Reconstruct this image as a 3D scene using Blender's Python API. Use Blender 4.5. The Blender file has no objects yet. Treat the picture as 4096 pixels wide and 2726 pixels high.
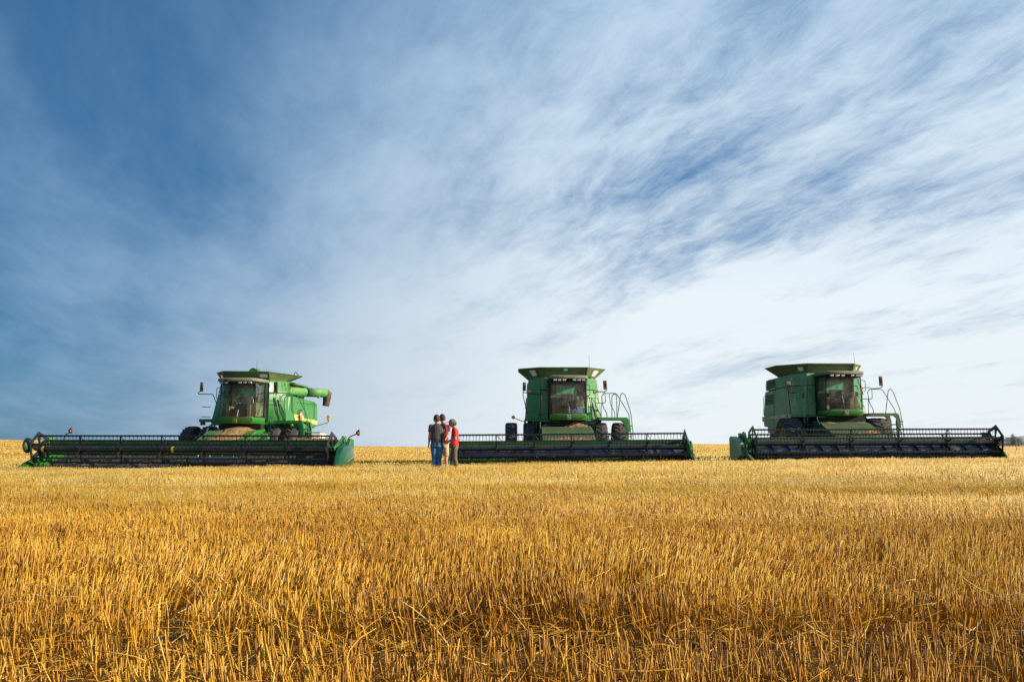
import bpy, bmesh, math, random
import numpy as np
from mathutils import Vector, Matrix
from math import sin, cos, pi, radians as R

sc = bpy.context.scene
# ---------------------------------------------------------------- camera
CAM_Z = 0.80
PITCH = 6.0776
cam_d = bpy.data.cameras.new('camera')
cam_d.sensor_width = 36.0
cam_d.lens = 35.0
cam_d.clip_start = 0.05
cam_d.clip_end = 8000
cam = bpy.data.objects.new('camera', cam_d)
sc.collection.objects.link(cam)
cam.location = (0, 0, CAM_Z)
cam.rotation_euler = (R(90 + PITCH), 0, 0)
cam_d.dof.use_dof = False
sc.camera = cam

# ---------------------------------------------------------------- light
SUN_AZ = 103.0      # degrees clockwise from +Y (view direction)
SUN_EL = 20.0
sun_d = bpy.data.lights.new('sun', 'SUN')
sun_d.energy = 5.0
sun_d.angle = R(0.6)
sun_d.color = (1.0, 0.86, 0.66)
sun = bpy.data.objects.new('sun', sun_d)
sc.collection.objects.link(sun)
sdir = Vector((sin(R(SUN_AZ)) * cos(R(SUN_EL)), cos(R(SUN_AZ)) * cos(R(SUN_EL)), sin(R(SUN_EL))))
sun.rotation_euler = sdir.to_track_quat('Z', 'Y').to_euler()
sun.location = sdir * 60

sc.view_settings.view_transform = 'Standard'
sc.view_settings.look = 'None'
sc.view_settings.gamma = 1.0
sc.view_settings.use_curve_mapping = False
sc.view_settings.exposure = 0.56

# ---------------------------------------------------------------- node helpers
class NT:
    def __init__(s, tree):
        s.t = tree
    def n(s, typ, **kw):
        nd = s.t.nodes.new(typ)
        for k, v in kw.items():
            if k.startswith('i_'):
                key = k[2:]
                key = int(key) if key.isdigit() else key.replace('_', ' ')
                nd.inputs[key].default_value = v
            else:
                setattr(nd, k, v)
        return nd
    def l(s, a, b):
        s.t.links.new(a, b)
    def val(s, sock, v):
        if isinstance(v, (int, float)):
            sock.default_value = v
        elif isinstance(v, (tuple, list)):
            sock.default_value = v
        else:
            s.l(v, sock)
    def m(s, op, a, b=None, c=None, clamp=False):
        nd = s.n('ShaderNodeMath', operation=op, use_clamp=clamp)
        s.val(nd.inputs[0], a)
        if b is not None: s.val(nd.inputs[1], b)
        if c is not None: s.val(nd.inputs[2], c)
        return nd.outputs[0]
    def ss(s, x, a, b, lo=0.0, hi=1.0):
        nd = s.n('ShaderNodeMapRange', interpolation_type='SMOOTHSTEP')
        s.val(nd.inputs[0], x)
        nd.inputs[1].default_value = a; nd.inputs[2].default_value = b
        nd.inputs[3].default_value = lo; nd.inputs[4].default_value = hi
        return nd.outputs[0]
    def mix(s, f, a, b, blend='MIX'):
        nd = s.n('ShaderNodeMix', data_type='RGBA', blend_type=blend)
        s.val(nd.inputs[0], f)
        s.val(nd.inputs[6], a if not (isinstance(a, tuple) and len(a) == 3) else a + (1,))
        s.val(nd.inputs[7], b if not (isinstance(b, tuple) and len(b) == 3) else b + (1,))
        return nd.outputs[2]
    def comb(s, x, y, z):
        nd = s.n('ShaderNodeCombineXYZ')
        s.val(nd.inputs[0], x); s.val(nd.inputs[1], y); s.val(nd.inputs[2], z)
        return nd.outputs[0]
    def noise(s, vec, scale, detail=4, rough=0.55, dist=0.0):
        nd = s.n('ShaderNodeTexNoise')
        if vec is not None: s.l(vec, nd.inputs['Vector'])
        nd.inputs['Scale'].default_value = scale
        nd.inputs['Detail'].default_value = detail
        nd.inputs['Roughness'].default_value = rough
        nd.inputs['Distortion'].default_value = dist
        return nd.outputs[0]

# ---------------------------------------------------------------- sky (world)
w = bpy.data.worlds.new('World')
sc.world = w
w.use_nodes = True
w.node_tree.nodes.clear()
N = NT(w.node_tree)
sky = N.n('ShaderNodeTexSky', sky_type='NISHITA')
sky.sun_disc = False
sky.sun_elevation = R(SUN_EL)
sky.sun_rotation = R(SUN_AZ)
sky.altitude = 800
sky.air_density = 1.0
sky.dust_density = 0.6
sky.ozone_density = 3.0
tc = N.n('ShaderNodeTexCoord')
sep = N.n('ShaderNodeSeparateXYZ'); N.l(tc.outputs['Generated'], sep.inputs[0])
dx, dy, dz = sep.outputs[0], sep.outputs[1], sep.outputs[2]
dzc = N.m('MAXIMUM', dz, 0.0)
den = N.m('ADD', dzc, 0.10)
px_ = N.m('DIVIDE', dx, den); py_ = N.m('DIVIDE', dy, den)      # cloud layer plan coordinates
WA = R(-15.0)                                                    # wind azimuth
u = N.m('SUBTRACT', N.m('MULTIPLY', px_, cos(WA)), N.m('MULTIPLY', py_, sin(WA)))   # across the wind
v = N.m('ADD', N.m('MULTIPLY', px_, sin(WA)), N.m('MULTIPLY', py_, cos(WA)))        # along the wind
# large warp
base = N.comb(u, v, 0.0)
wn = N.n('ShaderNodeTexNoise'); N.l(base, wn.inputs['Vector']); wn.inputs['Scale'].default_value = 0.9; wn.inputs['Detail'].default_value = 3
wv = N.n('ShaderNodeVectorMath', operation='MULTIPLY_ADD')
N.l(wn.outputs['Color'], wv.inputs[0]); wv.inputs[1].default_value = (0.22, 0.45, 0); N.l(base, wv.inputs[2])
ws = N.n('ShaderNodeSeparateXYZ'); N.l(wv.outputs[0], ws.inputs[0])
streak = N.comb(N.m('ADD', ws.outputs[0], 5.9), N.m('MULTIPLY', ws.outputs[1], 0.30), 4.2)
n1 = N.noise(streak, 2.1, 11, 0.62, 0.18)
big = N.comb(N.m('ADD', ws.outputs[0], 2.3), N.m('MULTIPLY', ws.outputs[1], 0.45), 1.2)
n2 = N.noise(big, 1.15, 5, 0.55, 0.15)
fine = N.comb(N.m('MULTIPLY', ws.outputs[0], 1.0), N.m('MULTIPLY', ws.outputs[1], 0.34), 9.2)
n3 = N.noise(fine, 11.0, 8, 0.70, 0.4)
# texture amount falls to a smooth veil on the left
az = N.m('DIVIDE', dx, N.m('SQRT', N.m('ADD', N.m('MULTIPLY', dx, dx), N.m('MULTIPLY', dy, dy))))   # sin azimuth
right = N.ss(az, -0.26, 0.16)
tex = N.m('ADD', N.m('MULTIPLY', N.m('SUBTRACT', n1, 0.5), 2.2),
          N.m('ADD', N.m('MULTIPLY', N.m('SUBTRACT', n2, 0.5), 2.0), N.m('MULTIPLY', N.m('SUBTRACT', n3, 0.5), 1.1)))
texl = N.m('ADD', N.m('MULTIPLY', N.m('SUBTRACT', n2, 0.5), 1.2), N.m('MULTIPLY', N.m('SUBTRACT', n1, 0.5), 1.5))
texm = N.m('ADD', N.m('MULTIPLY', tex, right), N.m('MULTIPLY', texl, N.m('SUBTRACT', 1.0, right)))
low = N.ss(dzc, 0.03, 0.42, 1.0, 0.0)
cov = N.m('ADD', N.m('MULTIPLY', N.ss(az, -0.62, 0.12), 0.42), N.m('MULTIPLY', N.m('MULTIPLY', low, N.ss(az, -0.50, -0.16)), 0.44))
cov = N.m('ADD', cov, 0.17)
dens = N.m('ADD', cov, N.m('MULTIPLY', texm, N.ss(dzc, 0.02, 0.20, 0.80, 1.0)))
dens = N.ss(dens, -0.15, 1.10)
blue = N.mix(0.7, N.mix(1.0, sky.outputs[0], (0.34, 0.60, 0.70), 'MULTIPLY'), N.mix(N.ss(az, -0.5, 0.2), (0.30, 1.08, 2.35), (0.42, 1.62, 3.60)))
hz = N.m('MULTIPLY', N.ss(dzc, 0.0, 0.20, 1.0, 0.0), N.ss(az, -0.48, -0.16, 0.12, 0.90))
el = N.n('ShaderNodeValToRGB'); N.l(dzc, el.inputs[0]); ce = el.color_ramp.elements
ce[0].position = 0.0; ce[0].color = (.66, .71, .735, 1); ce[1].position = 0.62; ce[1].color = (.25, .37, .53, 1)
for p_, c_ in ((0.14, (.64, .71, .76)), (0.30, (.51, .62, .72)), (0.44, (.37, .50, .64))):
    e_ = ce.new(p_); e_.color = c_ + (1,)
crt = N.mix(1.0, el.outputs[0], (9.4, 9.4, 9.4), 'MULTIPLY')
clf = N.mix(1.0, el.outputs[0], (3.1, 4.5, 6.1), 'MULTIPLY')
ccol = N.mix(N.ss(az, -0.44, 0.18), clf, crt)
c1 = N.mix(dens, blue, ccol)
c2 = N.mix(N.m('MULTIPLY', hz, 0.55), c1, N.mix(N.ss(az, -0.46, 0.08), (2.5, 3.2, 4.1), (6.1, 6.6, 6.8)))
bg = N.n('ShaderNodeBackground'); N.l(c2, bg.inputs[0]); bg.inputs[1].default_value = 0.092
wo = N.n('ShaderNodeOutputWorld'); N.l(bg.outputs[0], wo.inputs[0])

# ---------------------------------------------------------------- materials
MATS = {}
def srgb(r, g, b):
    f = lambda c: (c / 255 / 12.92) if c / 255 <= 0.04045 else ((c / 255 + 0.055) / 1.055) ** 2.4
    return (f(r), f(g), f(b))

def mat(name, col, rough=0.5, metal=0.0, coat=0.0, var=0.0, vscale=3.0, dust=0.0, dustcol=(0.33, 0.25, 0.14), spec=0.5, bump=0.0, bscale=40.0, streak=False, fullcol=None):
    m = bpy.data.materials.new(name); m.use_nodes = True
    t = NT(m.node_tree); m.node_tree.nodes.clear()
    b = t.n('ShaderNodeBsdfPrincipled'); o = t.n('ShaderNodeOutputMaterial'); t.l(b.outputs[0], o.inputs[0])
    b.inputs['Roughness'].default_value = rough
    b.inputs['Metallic'].default_value = metal
    b.inputs['Coat Weight'].default_value = coat
    b.inputs['Specular IOR Level'].default_value = spec
    g = t.n('ShaderNodeNewGeometry'); tcn = t.n('ShaderNodeTexCoord')
    col4 = tuple(col) + (1,)
    out = None
    if var > 0:
        nz = t.noise(tcn.outputs['Object'], vscale, 5, 0.6)
        out = t.mix(t.ss(nz, 0.3, 0.7), tuple(c * (1 - var) for c in col) + (1,), tuple(min(1, c * (1 + var)) for c in col) + (1,))
    if dust > 0:
        mp = t.n('ShaderNodeMapping'); t.l(tcn.outputs['Object'], mp.inputs[0])
        if streak: mp.inputs['Scale'].default_value = (5, 5, 0.7)
        nz = t.noise(mp.outputs[0], 1.7, 7, 0.66)
        up = t.n('ShaderNodeSeparateXYZ'); t.l(g.outputs['True Normal'], up.inputs[0])
        f = t.m('ADD', t.ss(nz, 0.42, 0.72), t.m('MULTIPLY', t.m('MAXIMUM', up.outputs[2], 0.0), 0.9))
        f = t.m('MULTIPLY', f, dust, clamp=True)
        out = t.mix(f, out if out is not None else col4, tuple(dustcol) + (1,))
        rr = t.m('ADD', t.m('MULTIPLY', f, 0.5), rough, clamp=True)
        t.l(rr, b.inputs['Roughness'])
    if out is None: b.inputs['Base Color'].default_value = col4
    else: t.l(out, b.inputs['Base Color'])
    if bump > 0:
        nb = t.noise(tcn.outputs['Object'], bscale, 4, 0.6)
        bp = t.n('ShaderNodeBump'); bp.inputs['Strength'].default_value = bump; bp.inputs['Distance'].default_value = 0.02
        t.l(nb, bp.inputs['Height']); t.l(bp.outputs[0], b.inputs['Normal'])
    m.diffuse_color = col4
    MATS[name] = m
    return m

def tag(o, label=None, cat=None, group=None, kind=None):
    if label: o['label'] = label
    if cat: o['category'] = cat
    if group: o['group'] = group
    if kind: o['kind'] = kind
    return o
# ---------------------------------------------------------------- terrain
_ax = np.array([-1.2, -0.75, -0.62, -0.45, -0.28, -0.1, 0.12, 0.27, 0.32, 0.5, 0.74, 1.2])
_ah = np.array([36., 30., 26., 14., 5., 2., 6., 13., 12., 6., 3., 3.]) / 3982
_ax = np.array([-.8, -.514, -.45, -.33, -.20, -.08, .10, .185, .22, .34, .505, .8])
def hgt(x, y):
    x = np.asarray(x, float); y = np.asarray(y, float)
    d = np.hypot(x, y)
    near = np.interp(x, [-40, -11, -3, 2, 7, 12.5, 18, 40], [-0.22, -0.12, 0.0, 0.03, 0.12, 0.20, 0.22, 0.24])
    s1 = np.clip((y - 12) / 16, 0, 1); s1 = s1 * s1 * (3 - 2 * s1)
    s2 = np.clip((y - 52) / 120, 0, 1); s2 = s2 * s2 * (3 - 2 * s2)
    far = 0.56 + np.interp(x / np.maximum(np.abs(y), 1), _ax, _ah) * np.minimum(y, 640)
    back = np.clip((y - 640) / 900, 0, 1)
    return near * s1 * (1 - s2) + far * s2 - back * 14 - 0.02 * np.sin(x * .7) * np.sin(y * .5) * np.clip(y / 20, 0, 1)

def mesh_np(name, verts, faces, loops_per=None):
    """faces: list of index arrays (n,k)"""
    me = bpy.data.meshes.new(name)
    me.vertices.add(len(verts)); me.vertices.foreach_set('co', np.ascontiguousarray(verts, dtype=np.float32).ravel())
    li = np.concatenate([f.ravel() for f in faces]).astype(np.int32)
    sizes = np.concatenate([np.full(len(f), f.shape[1]) for f in faces])
    starts = np.concatenate([[0], np.cumsum(sizes)[:-1]]).astype(np.int32)
    me.loops.add(len(li)); me.loops.foreach_set('vertex_index', li)
    me.polygons.add(len(sizes)); me.polygons.foreach_set('loop_start', starts)
    me.update(calc_edges=True)
    return me

def link(o, parent=None):
    sc.collection.objects.link(o)
    if parent is not None: o.parent = parent
    return o

# ground sheet
ys = np.concatenate([np.linspace(-30, 0, 10), np.linspace(0.5, 60, 120), np.geomspace(61, 6000, 90)])
us = np.linspace(-1, 1, 161)
gx = np.outer(np.maximum(np.abs(ys) * 1.6, 45) + 0, us); gy = np.repeat(ys[:, None], 161, 1)
gz = hgt(gx, gy)
GV = np.stack([gx, gy, gz], -1).reshape(-1, 3)
i = np.arange(len(ys) - 1)[:, None] * 161 + np.arange(160)[None]
i = i.ravel()
GF = np.stack([i, i + 1, i + 162, i + 161], 1)
me = mesh_np('ground', GV, [GF])
me.shade_smooth()
ground = link(bpy.data.objects.new('ground', me)); tag(ground, kind='structure')
m = bpy.data.materials.new('field_soil'); m.use_nodes = True; m.node_tree.nodes.clear()
t = NT(m.node_tree)
b = t.n('ShaderNodeBsdfPrincipled'); o = t.n('ShaderNodeOutputMaterial'); t.l(b.outputs[0], o.inputs[0])
b.inputs['Roughness'].default_value = 0.95; b.inputs['Specular IOR Level'].default_value = 0.1
g = t.n('ShaderNodeNewGeometry'); sp = t.n('ShaderNodeSeparateXYZ'); t.l(g.outputs['Position'], sp.inputs[0])
dist = sp.outputs[1]
nz = t.noise(g.outputs['Position'], 14, 6, 0.7)
soil = t.mix(t.ss(nz, 0.35, 0.65), (0.05, 0.03, 0.014), (0.20, 0.12, 0.045))
mp = t.n('ShaderNodeMapping'); t.l(g.outputs['Position'], mp.inputs[0]); mp.inputs['Scale'].default_value = (0.10, 0.35, 1)
nf = t.noise(mp.outputs[0], 1.0, 6, 0.6)
farc = t.mix(t.ss(nf, 0.3, 0.7), (0.50, 0.30, 0.07), (0.74, 0.50, 0.17))
t.l(t.mix(t.ss(dist, 40, 170), soil, farc), b.inputs['Base Color'])
bp = t.n('ShaderNodeBump'); bp.inputs['Distance'].default_value = 0.05; bp.inputs['Strength'].default_value = 0.8
t.l(nz, bp.inputs['Height']); t.l(bp.outputs[0], b.inputs['Normal'])
me.materials.append(m)

# ---------------------------------------------------------------- stubble
rng = np.random.default_rng(7)
AVOID = []          # (x, y, rx, ry) footprints with no stalks
def vnoise(x, y, s, seed=0):
    xi = x / s; yi = y / s
    x0 = np.floor(xi); y0 = np.floor(yi); fx = xi - x0; fy = yi - y0
    fx = fx * fx * (3 - 2 * fx); fy = fy * fy * (3 - 2 * fy)
    def h(a, b_):
        q = np.sin(a * 127.1 + b_ * 311.7 + seed * 74.7) * 43758.5453
        return q - np.floor(q)
    return (h(x0, y0) * (1 - fx) + h(x0 + 1, y0) * fx) * (1 - fy) + (h(x0, y0 + 1) * (1 - fx) + h(x0 + 1, y0 + 1) * fx) * fy

class Blades:
    def __init__(s): s.V = []; s.F4 = []; s.F3 = []; s.T = []; s.n = 0
    def add_tubes(s, base, tip, bend, r0, r1, rings, sides, tint):
        """tapered curved tubes; base, tip (n,3), bend (n,3) mid offset"""
        n = len(base)
        ax = tip - base; L = np.linalg.norm(ax, axis=1, keepdims=True); ax = ax / L
        ref = np.where(np.abs(ax[:, 2:3]) > 0.9, np.array([[1., 0, 0]]), np.array([[0, 0, 1.]]))
        e1 = np.cross(ax, ref); e1 /= np.linalg.norm(e1, axis=1, keepdims=True)
        e2 = np.cross(ax, e1)
        a = np.arange(sides) / sides * 2 * pi
        P = []
        for k in range(rings):
            q = k / (rings - 1)
            c = base + (tip - base) * q + bend * (4 * q * (1 - q))
            r = (r0 + (r1 - r0) * q)[:, None, None]
            P.append(c[:, None] + r * (np.cos(a)[None, :, None] * e1[:, None] + np.sin(a)[None, :, None] * e2[:, None]))
        P = np.stack(P, 1)            # n, rings, sides, 3
        V = P.reshape(-1, 3)
        per = rings * sides
        o = s.n + np.arange(n)[:, None] * per
        F = []
        for k in range(rings - 1):
            for j in range(sides):
                j2 = (j + 1) % sides
                F.append(np.stack([o[:, 0] + k * sides + j, o[:, 0] + k * sides + j2, o[:, 0] + (k + 1) * sides + j2, o[:, 0] + (k + 1) * sides + j], 1))
        s.F4.append(np.concatenate(F))
        top = o[:, 0] + (rings - 1) * sides
        if sides == 3: s.F3.append(np.stack([top, top + 1, top + 2], 1))
        else: s.F4.append(np.stack([top, top + 1, top + 2, top + 3], 1))
        s.V.append(V); s.T.append(np.repeat(tint, per)); s.n += len(V)
    def add_ribbons(s, base, tip, side, wd, bend, segs, tint):
        n = len(base); P = []
        for k in range(segs + 1):
            q = k / segs
            c = base + (tip - base) * q + bend * (4 * q * (1 - q))
            ww = (wd * (1 - 0.75 * q))[:, None]
            P.append(np.stack([c - side * ww, c + side * ww], 1))
        P = np.stack(P, 1); V = P.reshape(-1, 3); per = (segs + 1) * 2
        o = s.n + np.arange(n) * per
        for k in range(segs):
            s.F4.append(np.stack([o + 2 * k, o + 2 * k + 1, o + 2 * k + 3, o + 2 * k + 2], 1))
        s.V.append(V); s.T.append(np.repeat(tint, per)); s.n += len(V)
    def build(s, name, mt, smooth=True):
        V = np.concatenate(s.V)
        me = mesh_np(name, V, ([np.concatenate(s.F4)] if s.F4 else []) + ([np.concatenate(s.F3)] if s.F3 else []))
        at = me.attributes.new('tint', 'FLOAT', 'POINT'); at.data.foreach_set('value', np.concatenate(s.T).astype(np.float32))
        if smooth: me.shade_smooth()
        me.materials.append(mt)
        return link(bpy.data.objects.new(name, me))

def straw_mat(name, transl=0.25):
    m = bpy.data.materials.new(name); m.use_nodes = True; m.node_tree.nodes.clear()
    t = NT(m.node_tree)
    at = t.n('ShaderNodeAttribute', attribute_name='tint')
    cr = t.n('ShaderNodeValToRGB')
    t.l(at.outputs['Fac'], cr.inputs[0])
    els = cr.color_ramp.elements
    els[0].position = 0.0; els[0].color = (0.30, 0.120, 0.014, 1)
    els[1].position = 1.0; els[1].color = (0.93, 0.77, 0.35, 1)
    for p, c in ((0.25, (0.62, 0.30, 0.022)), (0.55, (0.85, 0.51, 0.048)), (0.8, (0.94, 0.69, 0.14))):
        e = els.new(p); e.color = c + (1,)
    g = t.n('ShaderNodeNewGeometry')
    nz = t.noise(g.outputs['Position'], 1.1, 4, 0.6)
    col = t.mix(t.ss(nz, 0.3, 0.75), cr.outputs[0], t.mix(1.0, cr.outputs[0], (0.82, 0.74, 0.58), 'MULTIPLY'))
    b = t.n('ShaderNodeBsdfPrincipled'); t.l(col, b.inputs['Base Color'])
    b.inputs['Roughness'].default_value = 0.42; b.inputs['Specular IOR Level'].default_value = 0.45
    tr = t.n('ShaderNodeBsdfTranslucent'); t.l(col, tr.inputs[0])
    mx = t.n('ShaderNodeMixShader'); mx.inputs[0].default_value = transl
    t.l(b.outputs[0], mx.inputs[1]); t.l(tr.outputs[0], mx.inputs[2])
    o = t.n('ShaderNodeOutputMaterial'); t.l(mx.outputs[0], o.inputs[0])
    m.diffuse_color = (0.7, 0.45, 0.12, 1)
    return m
STRAW = straw_mat('straw')

def scatter(y0, y1, dens, rows=True, marg=1.6, slope=0.58):
    out = []
    area = slope * (y1 * y1 - y0 * y0) + 2 * marg * (y1 - y0)
    n = int(area * dens * 1.0)
    # sample y with pdf ~ (slope*y+marg)
    q = rng.random(n)
    A = slope; B = 2 * marg
    c0 = A * y0 * y0 + B * y0; c1 = A * y1 * y1 + B * y1
    cc = c0 + q * (c1 - c0)
    y = (-B + np.sqrt(B * B + 4 * A * cc)) / (2 * A)
    x = (rng.random(n) * 2 - 1) * (slope * y + marg)
    if rows:
        rs = 0.27
        tilt = 0.05
        rr = (y - tilt * x) / rs
        k = np.round(rr)
        y = k * rs + tilt * x + rng.normal(0, 0.036, n) + 0.05 * (vnoise(x, k * 3.1, 0.6, 3) - .5)
    keep = vnoise(x, y, 0.5, 5) + 0.6 * vnoise(x, y, 0.12, 9) > (0.38 + 0.10 * np.clip((12 - y) / 6, 0, 1))
    for (ax_, ay_, rx, ry) in AVOID:
        keep &= (((x - ax_) / rx) ** 2 + ((y - ay_) / ry) ** 2) > 1
    # machine-track gap close to the camera
    return x[keep], y[keep]

def lean_field(x, y):
    lx = 0.14 * np.exp(-((y - 7.2) / 2.2) ** 2) * (1 - 0.5 * (x > 1)) - 0.46 * np.exp(-((y - 14.5) / 3.6) ** 2) * np.clip(0.75 + x / 12, 0.35, 1.3) - 0.12 * np.exp(-((y - 23) / 5) ** 2)
    lx += 0.40 * (vnoise(x, y, 1.3, 11) - .5) + 0.5 * (vnoise(x * .2, y, 1.2, 12) - .5)
    ly = 0.35 * (vnoise(x, y, 1.1, 17) - .5) - 0.05
    return lx, ly

def stalks(B, y0, y1, dens, rings, sides, r, rows=True, hmul=1.0, spread=0.13):
    x, y = scatter(y0, y1, dens, rows)
    # lane free of standing stalks across the foreground
    gapc = 3.62 + 0.10 * np.sin(x * 1.3 + .5) + 0.02 * x
    gw = np.where(x > -1.3, 0.24, 0.14)
    g = np.abs(y - gapc) < gw * (0.75 + 0.5 * vnoise(x, y, 0.25, 21))
    k = ~(g & (rng.random(len(x)) < 0.93)); x = x[k]; y = y[k]
    n = len(x); z = hgt(x, y)
    lx, ly = lean_field(x, y)
    lx = lx + rng.normal(0, spread, n); ly = ly + rng.normal(0, spread, n)
    wild = rng.random(n) < 0.06
    lx[wild] += rng.normal(0, 0.6, wild.sum()); ly[wild] += rng.normal(0, 0.5, wild.sum())
    hm = 0.225 + 0.10 * (vnoise(x * .4, y, 1.1, 2) - .5) + 0.05 * (vnoise(x, y, .35, 8) - .5)
    h = hm * (1 + rng.normal(0, 0.10, n)) * hmul
    short = rng.random(n) < 0.22; h[short] *= rng.uniform(0.3, 0.85, short.sum())
    base = np.stack([x, y, z - 0.01], 1)
    d = np.stack([lx, ly, np.ones(n)], 1); d /= np.linalg.norm(d, axis=1, keepdims=True)
    tip = base + d * (h * 1.03)[:, None]
    bend = rng.normal(0, 0.006, (n, 3)); bend[:, 2] = 0
    rad = r * rng.uniform(0.65, 1.25, n)
    tint = np.clip(rng.normal(0.36, 0.19, n) + 0.38 * np.clip((y - 5) / 11, 0, 1) + 0.30 * (vnoise(x, y, 0.9, 31) - .5) + 0.34 * (vnoise(x * .18, y * 1.0, 1.3, 41) - .5), 0, 1)  # paler with distance: the shadier foreground is put into the tint
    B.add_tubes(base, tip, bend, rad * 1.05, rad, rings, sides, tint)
    return n

def litter(B, y0, y1, dens, zmax, r, lmin=0.06, lmax=0.22, sides=3):
    x, y = scatter(y0, y1, dens, False)
    n = len(x); z = hgt(x, y)
    a = rng.random(n) * 2 * pi; el = np.abs(rng.normal(0, 0.35, n)); L = rng.uniform(lmin, lmax, n)
    zz = z + 0.006 + rng.random(n) ** 1.6 * zmax
    d = np.stack([np.cos(a) * np.cos(el), np.sin(a) * np.cos(el), np.sin(el)], 1)
    base = np.stack([x, y, zz], 1); tip = base + d * L[:, None]
    bend = rng.normal(0, 0.012, (n, 3))
    tint = np.clip(rng.normal(0.22 + 0.016 * np.minimum(y, 20), 0.20, n), 0, 1)  # litter tint likewise carries the shaded foreground, darker near the camera
    k = rng.random(n) < 0.5
    rad = r * rng.uniform(0.6, 1.2, n)
    B.add_tubes(base[k], tip[k], bend[k], rad[k], rad[k] * 0.8, 3, sides, tint[k])
    k = ~k
    sd = rng.normal(0, 1, (k.sum(), 3)); sd /= np.linalg.norm(sd, axis=1, keepdims=True)
    B.add_ribbons(base[k], tip[k], sd, rad[k] * 1.6, bend[k] * 2.2, 4, tint[k])

def wheat_field():
    B = Blades()
    stalks(B, 2.2, 9, 740, 4, 4, 0.0024, True)
    litter(B, 2.2, 9, 620, 0.16, 0.0014)
    stalks(B, 9, 18, 620, 3, 3, 0.0025, True)
    litter(B, 9, 18, 170, 0.17, 0.0020)
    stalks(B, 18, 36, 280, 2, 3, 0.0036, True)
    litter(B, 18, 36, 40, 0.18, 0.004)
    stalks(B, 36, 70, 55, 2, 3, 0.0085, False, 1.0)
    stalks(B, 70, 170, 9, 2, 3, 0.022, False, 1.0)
    # loose long straws lying over the stubble tops
    n = 420
    y = rng.uniform(2.8, 16, n); x = (rng.random(n) * 2 - 1) * (0.52 * y + 0.4)
    z = hgt(x, y) + rng.uniform(0.06, 0.20, n)
    a = rng.random(n) * 2 * pi; L = rng.uniform(0.08, 0.30, n)
    el = rng.normal(0.15, 0.35, n)
    base = np.stack([x, y, z], 1); tip = base + np.stack([np.cos(a) * L, np.sin(a) * L * .8, L * np.sin(el)], 1)
    bend = rng.normal(0, 0.03, (n, 3))
    B.add_tubes(base, tip, bend, np.full(n, .0024), np.full(n, .0016), 6, 4, np.clip(rng.normal(.8, .15, n), 0, 1))
    o = B.build('wheat_stubble', STRAW)
    tag(o, 'cut golden wheat stubble covering the whole field', 'stubble', kind='stuff')
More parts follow.
